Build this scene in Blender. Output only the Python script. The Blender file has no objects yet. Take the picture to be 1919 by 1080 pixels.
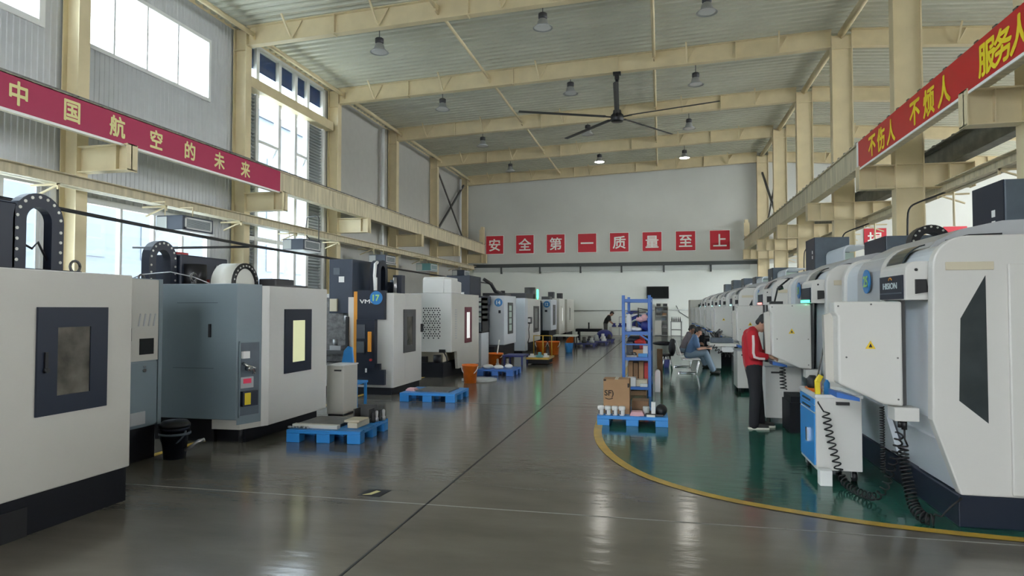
import bpy, bmesh, math, random
from mathutils import Matrix, Vector
random.seed(7)
S = bpy.context.scene
C = S.collection
PI = math.pi

# ---------------------------------------------------------------- camera, sky, exposure
cam_d = bpy.data.cameras.new('camera')
cam = bpy.data.objects.new('camera', cam_d)
C.objects.link(cam)
cam_d.sensor_fit = 'HORIZONTAL'
cam_d.sensor_width = 36.0
cam_d.lens = 36.0 * 1240.0 / 1919.0
cam_d.clip_start, cam_d.clip_end = 0.05, 400
cam.location = (0, 0, 1.72)
cam.rotation_euler = (PI / 2 + 0.0309, 0.0, 0.2219)
S.camera = cam
S.view_settings.view_transform = 'Standard'
S.view_settings.look = 'None'
S.view_settings.gamma = 1
S.view_settings.use_curve_mapping = False
S.view_settings.exposure = 1.0
S.cycles.sample_clamp_indirect = 4.0
S.cycles.adaptive_threshold = 0.03

w = bpy.data.worlds.new('overcast_sky')
S.world = w
w.use_nodes = True
nt = w.node_tree
bg = nt.nodes['Background']
bg.inputs[0].default_value = (0.90, 0.95, 1.0, 1)
bg.inputs[1].default_value = 9.0


# ---------------------------------------------------------------- materials
def mat(name, col, rough=0.5, metal=0.0, var=0.0, vscale=3.0, bump=0.0, bscale=40.0, spec=0.5, emit=0.0, coat=0.0, stretch=None, rvar=0.0):
    m = bpy.data.materials.new(name)
    m.use_nodes = True
    n, l = m.node_tree.nodes, m.node_tree.links
    b = n['Principled BSDF']
    b.inputs['Base Color'].default_value = (*col, 1)
    b.inputs['Roughness'].default_value = rough
    b.inputs['Metallic'].default_value = metal
    b.inputs['Specular IOR Level'].default_value = spec
    if coat:
        b.inputs['Coat Weight'].default_value = coat
        b.inputs['Coat Roughness'].default_value = 0.08
    if emit:
        b.inputs['Emission Color'].default_value = (*col, 1)
        b.inputs['Emission Strength'].default_value = emit
    if var or bump or rvar:
        tc = n.new('ShaderNodeTexCoord')
        mp = n.new('ShaderNodeMapping')
        if stretch:
            mp.inputs['Scale'].default_value = stretch
        l.new(tc.outputs['Object'], mp.inputs['Vector'])
    if var:
        nz = n.new('ShaderNodeTexNoise')
        nz.inputs['Scale'].default_value = vscale
        nz.inputs['Detail'].default_value = 5
        l.new(mp.outputs[0], nz.inputs['Vector'])
        cr = n.new('ShaderNodeValToRGB')
        cr.color_ramp.elements[0].position = 0.3
        cr.color_ramp.elements[1].position = 0.7
        cr.color_ramp.elements[0].color = (*[max(0, c * (1 - var)) for c in col], 1)
        cr.color_ramp.elements[1].color = (*[min(1, c * (1 + var)) for c in col], 1)
        l.new(nz.outputs['Fac'], cr.inputs['Fac'])
        l.new(cr.outputs['Color'], b.inputs['Base Color'])
    if rvar:
        n3 = n.new('ShaderNodeTexNoise')
        n3.inputs['Scale'].default_value = 1.3
        n3.inputs['Detail'].default_value = 6
        l.new(mp.outputs[0], n3.inputs['Vector'])
        mr = n.new('ShaderNodeMapRange')
        mr.inputs['To Min'].default_value = rough - rvar
        mr.inputs['To Max'].default_value = rough + rvar
        l.new(n3.outputs['Fac'], mr.inputs['Value'])
        l.new(mr.outputs[0], b.inputs['Roughness'])
    if bump:
        n2 = n.new('ShaderNodeTexNoise')
        n2.inputs['Scale'].default_value = bscale
        n2.inputs['Detail'].default_value = 4
        l.new(mp.outputs[0], n2.inputs['Vector'])
        bp = n.new('ShaderNodeBump')
        bp.inputs['Strength'].default_value = bump
        bp.inputs['Distance'].default_value = 0.02
        l.new(n2.outputs['Fac'], bp.inputs['Height'])
        l.new(bp.outputs[0], b.inputs['Normal'])
    return m


def glass_mat(name, tint, gloss=0.12):
    m = bpy.data.materials.new(name)
    m.use_nodes = True
    n, l = m.node_tree.nodes, m.node_tree.links
    n.remove(n['Principled BSDF'])
    t = n.new('ShaderNodeBsdfTransparent')
    t.inputs[0].default_value = (*tint, 1)
    g = n.new('ShaderNodeBsdfGlossy')
    g.inputs['Roughness'].default_value = 0.03
    mx = n.new('ShaderNodeMixShader')
    mx.inputs[0].default_value = gloss
    l.new(t.outputs[0], mx.inputs[1])
    l.new(g.outputs[0], mx.inputs[2])
    l.new(mx.outputs[0], n['Material Output'].inputs[0])
    return m


M = {}
def dm(k, *a, **kw):
    M[k] = mat(k, *a, **kw)

dm('runway_shade', (0.15, 0.15, 0.12), 0.6, var=0.3, vscale=3)  # shade on the unlit far-side runway beam, put into its colour
dm('concrete', (0.140, 0.128, 0.106), 0.16, var=0.16, vscale=0.9, bump=0.16, bscale=3.0, spec=0.5, stretch=(1.0, 2.6, 1.0))
dm('green_epoxy', (0.018, 0.105, 0.075), 0.12, var=0.2, vscale=0.8, bump=0.14, bscale=3.0, spec=0.28, stretch=(1.0, 2.6, 1.0))
dm('yellow_paint', (0.52, 0.33, 0.04), 0.35, var=0.15, vscale=6)
dm('joint', (0.03, 0.03, 0.028), 0.8)
dm('joint_pale', (0.22, 0.21, 0.19), 0.7)
dm('cream', (0.66, 0.56, 0.35), 0.5, var=0.06, vscale=2)
dm('cream_dirty', (0.53, 0.47, 0.32), 0.55, var=0.25, vscale=2.5, stretch=(1, 3, 0.3))
dm('cladding', (0.50, 0.515, 0.53), 0.5, var=0.04)
dm('panel_grey', (0.46, 0.455, 0.42), 0.55, var=0.03)
dm('far_upper', (0.60, 0.61, 0.57), 0.6, var=0.04, vscale=0.5)
dm('far_lower', (0.82, 0.86, 0.81), 0.45, var=0.03, vscale=0.6)
dm('rail_dark', (0.05, 0.06, 0.06), 0.5)
dm('ledge', (0.50, 0.53, 0.51), 0.5)
dm('roof_deck', (0.54, 0.54, 0.44), 0.42, var=0.08, vscale=0.7)
dm('white_frame', (0.74, 0.75, 0.74), 0.4)
dm('louvre', (0.42, 0.46, 0.47), 0.4, 0.4)
dm('blind', (0.015, 0.045, 0.16), 0.6)
dm('red', (0.55, 0.012, 0.03), 0.5)
dm('banner_left', (0.38, 0.016, 0.075), 0.45)
dm('banner_right', (0.52, 0.014, 0.014), 0.45)
dm('char_pale', (0.72, 0.66, 0.30), 0.5)
dm('char_yellow', (0.85, 0.68, 0.02), 0.5)
dm('char_white', (0.85, 0.84, 0.80), 0.5)
dm('white_machine', (0.66, 0.65, 0.615), 0.33, var=0.02, vscale=1.2)
dm('warm_white', (0.55, 0.53, 0.475), 0.36, var=0.03, vscale=1.5)
dm('cool_white', (0.62, 0.66, 0.70), 0.33, var=0.02)
dm('grey_sheet', (0.44, 0.45, 0.46), 0.34)
dm('pale_cream', (0.66, 0.66, 0.60), 0.4)
dm('blue_grey', (0.19, 0.242, 0.27), 0.4, var=0.05, vscale=1.5)
dm('navy', (0.012, 0.018, 0.034), 0.42, spec=0.4)
dm('navy_mid', (0.030, 0.043, 0.068), 0.4, var=0.08)
dm('slate', (0.095, 0.12, 0.145), 0.4, var=0.15, vscale=4)
dm('black', (0.012, 0.012, 0.014), 0.45)
dm('black_base', (0.008, 0.009, 0.013), 0.65, spec=0.3)
dm('dark_grey', (0.06, 0.06, 0.06), 0.5)
dm('rubber', (0.010, 0.010, 0.011), 0.55)
dm('steel', (0.45, 0.45, 0.45), 0.35, 0.8)
dm('steel_dark', (0.16, 0.155, 0.15), 0.4, 0.7, var=0.3, vscale=14)
dm('chrome', (0.7, 0.7, 0.7), 0.15, 1.0)
dm('rivet', (0.55, 0.55, 0.5), 0.4, 0.3)
dm('orange', (0.80, 0.33, 0.03), 0.4)
dm('bucket_orange', (0.85, 0.19, 0.02), 0.4, var=0.1, vscale=9)
dm('pallet_blue', (0.03, 0.26, 0.68), 0.38)
dm('rack_blue', (0.04, 0.16, 0.52), 0.4)
dm('deep_blue', (0.02, 0.03, 0.20), 0.45)
dm('bright_blue', (0.03, 0.25, 0.62), 0.4)
dm('badge_blue', (0.03, 0.22, 0.55), 0.3)
dm('badge_green', (0.45, 0.75, 0.25), 0.4)
dm('badge_white', (0.75, 0.85, 0.85), 0.4)
dm('yellow', (0.80, 0.62, 0.02), 0.4)
dm('warn_yellow', (0.80, 0.55, 0.03), 0.5)
dm('beige_plate', (0.62, 0.56, 0.42), 0.5)
dm('maroon', (0.14, 0.012, 0.03), 0.4)
dm('carton', (0.42, 0.25, 0.13), 0.75, var=0.08, vscale=3)
dm('carton_dark', (0.26, 0.15, 0.08), 0.75, var=0.12, vscale=5)
dm('carton_print', (0.03, 0.02, 0.015), 0.7)
dm('paper', (0.80, 0.80, 0.78), 0.6)
dm('pink', (0.72, 0.42, 0.44), 0.6)
dm('red_item', (0.50, 0.03, 0.03), 0.5)
dm('teal', (0.12, 0.30, 0.30), 0.5)
dm('pale_green', (0.45, 0.55, 0.48), 0.5)
dm('lamp_grey', (0.34, 0.35, 0.34), 0.3, 0.3)
dm('lamp_dark', (0.03, 0.03, 0.035), 0.5)
dm('lamp_lit', (1.0, 0.97, 0.88), 0.4, emit=45)
dm('lamp_off', (0.62, 0.62, 0.60), 0.3)
dm('screen', (0.005, 0.006, 0.006), 0.5, spec=0.2)
dm('screen_grey', (0.10, 0.11, 0.13), 0.2)
dm('dark_glass', (0.035, 0.045, 0.048), 0.12, var=0.25, vscale=3)
dm('dirty_glass', (0.115, 0.105, 0.085), 0.22, var=0.45, vscale=5)
dm('lit_window', (0.56, 0.58, 0.34), 0.4, emit=0.35)
dm('bright_window', (0.92, 0.92, 0.88), 0.3, emit=0.25)
dm('led_green', (0.05, 0.9, 0.35), 0.4, emit=3)
dm('led_red', (0.9, 0.25, 0.22), 0.4, emit=1.2)
dm('led_cyan', (0.45, 0.85, 0.80), 0.4, emit=0.8)
dm('display_red', (0.55, 0.03, 0.08), 0.4, emit=0.15)
dm('skin', (0.46, 0.25, 0.17), 0.55)
dm('skin_dark', (0.30, 0.16, 0.11), 0.55)
dm('hair', (0.010, 0.009, 0.009), 0.5, bump=0.4, bscale=120)
dm('jacket_red', (0.48, 0.010, 0.022), 0.75, bump=0.25, bscale=14)
dm('stripe', (0.75, 0.62, 0.62), 0.7)
dm('trouser_black', (0.012, 0.012, 0.016), 0.8, bump=0.2, bscale=14)
dm('shoe_dark', (0.02, 0.02, 0.02), 0.6)
dm('shoe_sole', (0.60, 0.58, 0.50), 0.6)
dm('denim_shirt', (0.085, 0.15, 0.27), 0.8, bump=0.25, bscale=14)
dm('denim_pale', (0.16, 0.22, 0.28), 0.8, bump=0.25, bscale=14)
dm('shirt_grey', (0.14, 0.12, 0.13), 0.8)
dm('shirt_black', (0.012, 0.012, 0.012), 0.8)
dm('trouser_grey', (0.13, 0.13, 0.12), 0.8)
dm('eye', (0.02, 0.02, 0.02), 0.2)
dm('outside_wall', (0.085, 0.095, 0.108), 0.7, var=0.05)
dm('outside_glass', (0.05, 0.062, 0.08), 0.3)
dm('ground', (0.55, 0.54, 0.50), 0.9)
M['glass'] = glass_mat('window_glass', (0.86, 0.92, 0.96), 0.06)


# ---------------------------------------------------------------- mesh building
class MB:
    def __init__(s):
        s.v, s.f, s.sm = [], [], []

    def add(s, vs, fs, smooth=False):
        o = len(s.v)
        s.v += [tuple(p) for p in vs]
        s.f += [tuple(i + o for i in f) for f in fs]
        s.sm += [smooth] * len(fs)
        return s

    def box(s, x0, x1, y0, y1, z0, z1):
        return s.add([(x0, y0, z0), (x1, y0, z0), (x1, y1, z0), (x0, y1, z0), (x0, y0, z1), (x1, y0, z1), (x1, y1, z1), (x0, y1, z1)],
                     [(0, 3, 2, 1), (4, 5, 6, 7), (0, 1, 5, 4), (1, 2, 6, 5), (2, 3, 7, 6), (3, 0, 4, 7)])

    def cbox(s, c, d):
        return s.box(c[0] - d[0] / 2, c[0] + d[0] / 2, c[1] - d[1] / 2, c[1] + d[1] / 2, c[2] - d[2] / 2, c[2] + d[2] / 2)

    def prism(s, pts, ax, a, b):
        n = len(pts)
        def q(p, t):
            return (t, p[0], p[1]) if ax == 'x' else ((p[0], t, p[1]) if ax == 'y' else (p[0], p[1], t))
        vs = [q(p, a) for p in pts] + [q(p, b) for p in pts]
        fs = [tuple(range(n)), tuple(range(2 * n - 1, n - 1, -1))]
        fs += [(i, (i + 1) % n, n + (i + 1) % n, n + i) for i in range(n)]
        return s.add(vs, fs)

    def sheet(s, pts, ax, a, b):
        n = len(pts)
        def q(p, t):
            return (t, p[0], p[1]) if ax == 'x' else ((p[0], t, p[1]) if ax == 'y' else (p[0], p[1], t))
        return s.add([q(p, a) for p in pts] + [q(p, b) for p in pts], [(i, i + 1, n + i + 1, n + i) for i in range(n - 1)])

    def ring(s, p0, p1, r0, r1=None, n=14, cap=True, smooth=True):
        r1 = r0 if r1 is None else r1
        p0, p1 = Vector(p0), Vector(p1)
        d = (p1 - p0).normalized()
        a = d.orthogonal().normalized()
        b = d.cross(a)
        vs = [p0 + (a * math.cos(2 * PI * i / n) + b * math.sin(2 * PI * i / n)) * r0 for i in range(n)]
        vs += [p1 + (a * math.cos(2 * PI * i / n) + b * math.sin(2 * PI * i / n)) * r1 for i in range(n)]
        s.add(vs, [(i, (i + 1) % n, n + (i + 1) % n, n + i) for i in range(n)], smooth)
        if cap:
            o = len(s.v) - 2 * n
            s.f += [tuple(o + i for i in range(n - 1, -1, -1)), tuple(o + n + i for i in range(n))]
            s.sm += [False, False]
        return s

    def tube(s, path, r, n=8, smooth=True):
        P = [Vector(p) for p in path]
        m = len(P)
        up = None
        o = len(s.v)
        for i in range(m):
            d = (P[min(i + 1, m - 1)] - P[max(i - 1, 0)]).normalized()
            if up is None:
                up = d.orthogonal().normalized()
            up = (up - d * up.dot(d))
            up = up.normalized() if up.length > 1e-6 else d.orthogonal().normalized()
            b = d.cross(up)
            rr = r[i] if isinstance(r, (list, tuple)) else r
            s.v += [tuple(P[i] + (up * math.cos(2 * PI * k / n) + b * math.sin(2 * PI * k / n)) * rr) for k in range(n)]
        for i in range(m - 1):
            for k in range(n):
                s.f.append((o + i * n + k, o + i * n + (k + 1) % n, o + (i + 1) * n + (k + 1) % n, o + (i + 1) * n + k))
                s.sm.append(smooth)
        s.f += [tuple(o + k for k in range(n - 1, -1, -1)), tuple(o + (m - 1) * n + k for k in range(n))]
        s.sm += [False, False]
        return s

    def lathe(s, c, prof, n=20, ax='z', smooth=True, cap=True):
        o = len(s.v)
        for (r, h) in prof:
            for k in range(n):
                a, b = r * math.cos(2 * PI * k / n), r * math.sin(2 * PI * k / n)
                p = (a, b, h) if ax == 'z' else ((h, a, b) if ax == 'x' else (a, h, b))
                s.v.append((c[0] + p[0], c[1] + p[1], c[2] + p[2]))
        for i in range(len(prof) - 1):
            for k in range(n):
                s.f.append((o + i * n + k, o + i * n + (k + 1) % n, o + (i + 1) * n + (k + 1) % n, o + (i + 1) * n + k))
                s.sm.append(smooth)
        if cap and prof[0][0] > 0.004:
            s.f.append(tuple(o + k for k in range(n - 1, -1, -1)))
            s.sm.append(False)
        if cap and prof[-1][0] > 0.004:
            s.f.append(tuple(o + (len(prof) - 1) * n + k for k in range(n)))
            s.sm.append(False)
        return s

    def ball(s, c, r, n=10):
        rx, ry, rz = r if isinstance(r, (tuple, list)) else (r, r, r)
        o = len(s.v)
        for i in range(1, n):
            t = PI * i / n
            for k in range(n + 2):
                a = 2 * PI * k / (n + 2)
                s.v.append((c[0] + rx * math.sin(t) * math.cos(a), c[1] + ry * math.sin(t) * math.sin(a), c[2] + rz * math.cos(t)))
        m = n + 2
        for i in range(n - 2):
            for k in range(m):
                s.f.append((o + i * m + k, o + (i + 1) * m + k, o + (i + 1) * m + (k + 1) % m, o + i * m + (k + 1) % m))
                s.sm.append(True)
        s.v += [(c[0], c[1], c[2] + rz), (c[0], c[1], c[2] - rz)]
        t0, b0 = len(s.v) - 2, len(s.v) - 1
        for k in range(m):
            s.f += [(t0, o + k, o + (k + 1) % m), (b0, o + (n - 2) * m + (k + 1) % m, o + (n - 2) * m + k)]
            s.sm += [True, True]
        return s

    def bar(s, p0, p1, w, h=None):
        h = h or w
        p0, p1 = Vector(p0), Vector(p1)
        d = (p1 - p0).normalized()
        u = Vector((0, 0, 1)) if abs(d.z) < 0.9 else Vector((0, 1, 0))
        a = d.cross(u).normalized()
        b = a.cross(d).normalized()
        vs = []
        for p in (p0, p1):
            vs += [p - a * w / 2 - b * h / 2, p + a * w / 2 - b * h / 2, p + a * w / 2 + b * h / 2, p - a * w / 2 + b * h / 2]
        return s.add(vs, [(0, 3, 2, 1), (4, 5, 6, 7), (0, 1, 5, 4), (1, 2, 6, 5), (2, 3, 7, 6), (3, 0, 4, 7)])


def world_of(p):
    v = Vector((0, 0, 0))
    while p is not None:
        v = v + p.location
        p = p.parent
    return v


def obj(name, mb, m, parent=None, bevel=0.0, seg=2, local=False, recalc=True):
    off = Vector((0, 0, 0))
    loc = Vector((0, 0, 0))
    if not local:
        if parent is not None:
            off = world_of(parent)
        else:
            xs, ys, zs = zip(*mb.v)
            loc = Vector(((min(xs) + max(xs)) / 2, (min(ys) + max(ys)) / 2, min(zs)))
            off = loc
    me = bpy.data.meshes.new(name)
    me.from_pydata([(p[0] - off.x, p[1] - off.y, p[2] - off.z) for p in mb.v], [], mb.f)
    me.polygons.foreach_set('use_smooth', mb.sm)
    if recalc:
        bm = bmesh.new()
        bm.from_mesh(me)
        bmesh.ops.recalc_face_normals(bm, faces=bm.faces)
        bm.to_mesh(me)
        bm.free()
    me.materials.append(M[m] if isinstance(m, str) else m)
    me.update()
    o = bpy.data.objects.new(name, me)
    C.objects.link(o)
    o.location = loc
    if parent is not None:
        o.parent = parent
    if bevel:
        b = o.modifiers.new('bevel', 'BEVEL')
        b.width = bevel
        b.segments = seg
        b.limit_method = 'ANGLE'
    return o


def tag(o, label=None, cat=None, group=None, kind=None):
    if label:
        o['label'] = label
    if cat:
        o['category'] = cat
    if group:
        o['group'] = group
    if kind:
        o['kind'] = kind
    return o


def thing(name, label, cat, loc=(0, 0, 0), group=None, rz=0.0, kind=None):
    o = bpy.data.objects.new(name, None)
    C.objects.link(o)
    o.empty_display_size = 0.1
    o.location = loc
    o.rotation_euler = (0, 0, rz)
    return tag(o, label, cat, group, kind)


def struct(name, label=None, loc=(0, 0, 0)):
    return thing(name, label, None, loc, kind='structure')


def one(name, mb, m, label, cat, group=None, bevel=0.0, kind=None):
    return tag(obj(name, mb, m, None, bevel), label, cat, group, kind)


def dup(root, loc, label=None):
    r = root.copy()
    C.objects.link(r)
    r.location = loc
    if label:
        r['label'] = label
    for ch in list(root.children):
        c = ch.copy()
        C.objects.link(c)
        c.parent = r
        for g in list(ch.children):
            d = g.copy()
            C.objects.link(d)
            d.parent = c
    return r


def B(*a):
    return MB().box(*a)


_tc = {}
def text(name, body, size, org, xd, m, parent, yd=(0, 0, 1), bold=0.02, sx=1.0, thick=0.004):
    """flat lettering centred on org, running along xd, standing along yd"""
    key = body
    if key not in _tc:
        cu = bpy.data.curves.new('t', 'FONT')
        cu.body = body
        cu.size = 1.0
        cu.resolution_u = 3
        cu.align_x = 'CENTER'
        to = bpy.data.objects.new('t', cu)
        C.objects.link(to)
        dg = bpy.context.evaluated_depsgraph_get()
        me = bpy.data.meshes.new_from_object(to.evaluated_get(dg))
        vs = [tuple(v.co) for v in me.vertices]
        fs = [tuple(p.vertices) for p in me.polygons]
        bpy.data.objects.remove(to)
        bpy.data.curves.remove(cu)
        bpy.data.meshes.remove(me)
        xs = [v[0] for v in vs]
        ys = [v[1] for v in vs]
        cx, cy = (min(xs) + max(xs)) / 2, (min(ys) + max(ys)) / 2
        _tc[key] = ([(v[0] - cx, v[1] - cy) for v in vs], fs)
    vs, fs = _tc[key]
    if bold:
        base, bf, k = vs, fs, len(vs)
        vs, fs = [], []
        for j in range(8):
            dx, dy = bold * math.cos(j * PI / 4), bold * math.sin(j * PI / 4)
            fs = fs + [tuple(i + j * k for i in f) for f in bf]
            vs = vs + [(a + dx, b + dy) for a, b in base]
    nb = len(vs) // 8 if bold else len(vs)
    xd, yd, org = Vector(xd), Vector(yd), Vector(org)
    nrm = xd.cross(yd)
    mb = MB()
    mb.add([org + nrm * (thick + 0.0006 * (i // nb)) + xd * (a * size * sx) + yd * (b * size) for i, (a, b) in enumerate(vs)], fs)
    o = obj(name, mb, m, parent, recalc=False)
    return o

# ================================================================ STRUCTURE
XL, XR = -12.53, 5.69          # inner faces of the two column rows
WL, WF, WR = -13.02, 42.6, 24.2  # left wall, far wall, right wall
YN = -7.0                      # near end of the hall (unseen gate wall added behind the camera)

def roof_z(x):                 # underside of the deck
    return 10.52 + (x + 12.5) * 0.0375 if x < 6.0 else 11.214 - (x - 6.0) * 0.075

tag(obj('ground', B(-80, 80, -60, 90, -0.4, -0.12), 'ground'), kind='structure')

floor = tag(obj('floor', B(WL - 0.2, WR + 0.2, YN, WF + 0.2, -0.1, 0.0), 'concrete'), kind='structure')
edge = [(2.75, 5.66), (2.28, 5.71), (1.65, 5.82), (1.05, 6.04), (0.47, 6.32), (-0.06, 6.80), (-0.40, 7.35), (-0.70, 8.17), (-0.87, 9.1), (-0.93, 10.2), (-0.95, 12.0), (-0.95, 38.5)]
def smooth_path(pts, it=2):
    for _ in range(it):
        q = [pts[0]]
        for a, b in zip(pts, pts[1:]):
            q += [tuple(x * 0.75 + y * 0.25 for x, y in zip(a, b)), tuple(x * 0.25 + y * 0.75 for x, y in zip(a, b))]
        pts = q + [pts[-1]]
    return pts
ed = smooth_path(edge)
g = MB()
n = len(ed)
vs, fs = [], []
for (x, y) in ed:
    vs += [(x, y, 0.003), (max(x + 0.5, 3.0) if y < 6.2 else 5.6, y, 0.003)]
for i in range(n - 1):
    fs.append((2 * i, 2 * i + 1, 2 * i + 3, 2 * i + 2))
g.add(vs, fs)
obj('green_coating', g, 'green_epoxy', floor)
def ribbon(path, wd, z):
    mb = MB()
    L, R_ = [], []
    for i, p in enumerate(path):
        a, b = Vector(path[max(i - 1, 0)]), Vector(path[min(i + 1, len(path) - 1)])
        d = (b - a).normalized()
        nn = Vector((-d.y, d.x))
        L.append((p[0] + nn.x * wd / 2, p[1] + nn.y * wd / 2, z))
        R_.append((p[0] - nn.x * wd / 2, p[1] - nn.y * wd / 2, z))
    k = len(path)
    mb.add(L + R_, [(i, i + 1, k + i + 1, k + i) for i in range(k - 1)])
    return mb
obj('yellow_line', ribbon(ed, 0.11, 0.006), 'yellow_paint', floor)
obj('yellow_line', B(-5.87, -5.77, 0.0, 40, 0.0, 0.004), 'yellow_paint', floor)
obj('floor_joint', B(-2.035, -2.015, YN, WF, 0.0, 0.0025), 'joint', floor)
obj('floor_joint', B(-8.3, -8.28, YN, WF, 0.0, 0.0025), 'joint', floor)
for y in (5.55, 11.6, 17.6, 23.6, 29.6, 35.6):
    obj('floor_joint', B(-12.9, 2.6 if y < 6 else -0.95, y - 0.008, y + 0.008, 0.0, 0.0025), 'joint_pale', floor)

# ---- left wall: ribbed cladding around windows, plain panels further on
wall_l = struct('wall_left', 'ribbed light grey cladding wall along the left side')
def ribbed(y0, y1, z0, z1, per=0.14, dep=0.014):
    pts = []
    k = max(1, round((y1 - y0) / per))
    p = (y1 - y0) / k
    for i in range(k):
        a = y0 + i * p
        pts += [(WL, a), (WL, a + p * 0.55), (WL + dep, a + p * 0.65), (WL + dep, a + p * 0.9)]
    pts.append((WL, y1))
    return MB().sheet(pts, 'z', z0, z1)
def clad(y0, y1, z0, z1):
    obj('cladding_sheet', ribbed(y0, y1, z0, z1), 'cladding', wall_l)
for (y0, y1, wy0, wy1, up0, up1, lo0, lo1) in ((YN, 11.95, 5.4, 11.5, 7.86, 9.62, 1.0, 4.43), (12.3, 17.95, 12.68, 16.92, 7.87, 9.62, 1.0, 4.24)):
    clad(y0, wy0, 0, 10.6)
    clad(wy1, y1, 0, 10.6)
    clad(wy0, wy1, 0, lo0)
    clad(wy0, wy1, lo1, up0)
    clad(wy0, wy1, up1, 10.6)
for (y0, y1) in ((11.95, 12.3), (17.95, 18.5)):
    obj('corner_sheet', B(WL - 0.03, WL, y0, y1, 0, 10.6), 'cladding', wall_l)
obj('plain_panel', B(WL - 0.05, WL, 23.7, 29.98, 0, 10.6), 'panel_grey', wall_l)
obj('plain_panel', B(WL - 0.05, WL, 29.98, 36.0, 0, 10.6), 'panel_grey', wall_l)
obj('plain_panel', B(WL - 0.05, WL, 36.0, WF, 0, 10.6), 'panel_grey', wall_l)
obj('sill_wall', B(WL - 0.05, WL, 18.5, 23.7, 0, 1.0), 'panel_grey', wall_l)
for y in (29.0, 41.4):
    obj('downpipe', MB().ring((WL + 0.2, y, 0), (WL + 0.2, y, 10.2), 0.09), 'white_frame', wall_l)
obj('panel_rail', B(WL, WL + 0.12, 24.3, 29.4, 6.05, 6.2), 'dark_grey', wall_l)
wn = [0]
def window(y0, y1, z0, z1, cuts, rows=(), fw=0.07):
    wn[0] += 1
    r = struct('window_%d' % wn[0], None, (WL, (y0 + y1) / 2, z0))
    f = MB()
    X0, X1 = WL - 0.08, WL + 0.05
    f.box(X0, X1, y0 - fw, y0 + fw, z0 - fw, z1 + fw).box(X0, X1, y1 - fw, y1 + fw, z0 - fw, z1 + fw)
    f.box(X0, X1 - 0.006, y0, y1, z0 - fw, z0 + fw).box(X0, X1 - 0.006, y0, y1, z1 - fw, z1 + fw)
    obj('window_frame', f, 'white_frame', r)
    ys = [y0] + list(cuts) + [y1]
    zs = [z0] + list(rows) + [z1]
    for c in cuts:
        obj('mullion', B(X0, X1 - 0.012, c - fw * 0.55, c + fw * 0.55, z0, z1), 'white_frame', r)
    for c in rows:
        obj('transom', B(X0, X1 - 0.016, y0, y1, c - fw * 0.55, c + fw * 0.55), 'white_frame', r)
    for a, b in zip(ys, ys[1:]):
        for c, d in zip(zs, zs[1:]):
            obj('pane', B(WL - 0.03, WL - 0.022, a + 0.03, b - 0.03, c + 0.03, d - 0.03), 'glass', r)
    return r
window(5.4, 11.5, 7.86, 9.62, (7.0, 8.5, 10.0))
window(12.68, 16.92, 7.87, 9.62, (13.44, 14.5, 15.62), fw=0.05)
window(5.4, 11.85, 1.0, 4.43, (7.0, 8.4, 9.6, 10.7))
window(12.66, 16.96, 1.0, 4.24, (13.75, 14.85, 15.9))
# tall glazing with opening sashes, dark blinds at the top and louvres at its edges
gl = struct('window_5', 'tall glazing with dark blue blinds along its top', (WL, 21, 1.0))
f = MB()
X0, X1 = WL - 0.08, WL + 0.08
ys = [18.55, 19.25, 20.55, 21.6, 22.45, 23.62]
for y in ys:
    f.box(X0, X1, y - 0.085, y + 0.085, 1.0, 10.35)
obj('window_frame', f, 'white_frame', gl)
for z in (1.0, 4.0, 10.35):
    obj('transom', B(X0, X1 - 0.01, 18.55, 23.62, z - 0.07, z + 0.07), 'white_frame', gl)
obj('spandrel_beam', B(WL - 0.1, WL + 0.35, 18.4, 23.9, 8.78, 9.12), 'cream', gl)
top = [18.75, 19.42, 20.45, 21.5, 22.45, 23.45]
for a, b in zip(ys, ys[1:]):
    obj('pane', B(WL - 0.03, WL - 0.022, a + 0.06, b - 0.06, 9.12, 10.3), 'glass', gl)
    obj('blind', B(WL - 0.075, WL - 0.06, a + 0.07, b - 0.07, 9.62, 10.3), 'blind', gl)
for a, b in zip(ys[1:4], ys[2:5]):
    obj('pane', B(WL - 0.03, WL - 0.022, a + 0.06, b - 0.06, 1.05, 3.95), 'glass', gl)
    obj('pane', B(WL - 0.03, WL - 0.022, a + 0.06, b - 0.06, 4.05, 8.78), 'glass', gl)
for (a, b, z0, z1) in ((19.33, 20.47, 6.1, 7.25), (21.68, 22.38, 6.1, 7.35)):
    sa = obj('sash', MB().box(X0, X1, a, b, z1 - 0.05, z1 + 0.05).bar((WL + 0.02, a + 0.05, z1), (WL - 0.5, a + 0.05, z0), 0.06).bar((WL + 0.02, b - 0.05, z1), (WL - 0.5, b - 0.05, z0), 0.06)
             .bar((WL - 0.5, a, z0), (WL - 0.5, b, z0), 0.06).box(X0, X1, a, b, z0 - 0.05, z0 + 0.05), 'white_frame', gl)
    obj('stay', MB().bar((WL, a + 0.1, z0), (WL - 0.45, a + 0.1, z0 + 0.12), 0.03), 'steel_dark', sa)
for (a, b) in ((18.63, 19.17), (22.53, 23.54)):
    lv = MB()
    z = 1.1
    while z < 8.7:
        lv.add([(WL - 0.03, a, z), (WL + 0.04, a, z + 0.03), (WL + 0.04, b, z + 0.03), (WL - 0.03, b, z), (WL - 0.03, a, z + 0.02), (WL + 0.04, a, z + 0.05), (WL + 0.04, b, z + 0.05), (WL - 0.03, b, z + 0.02)],
               [(0, 1, 2, 3), (4, 5, 6, 7), (1, 2, 6, 5), (0, 3, 7, 4)])
        z += 0.115
    tag(obj('louvre_slats', lv, 'louvre', gl), kind='stuff')
    obj('louvre_back', B(WL - 0.09, WL - 0.06, a, b, 1.0, 8.75), 'louvre', gl)

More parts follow.
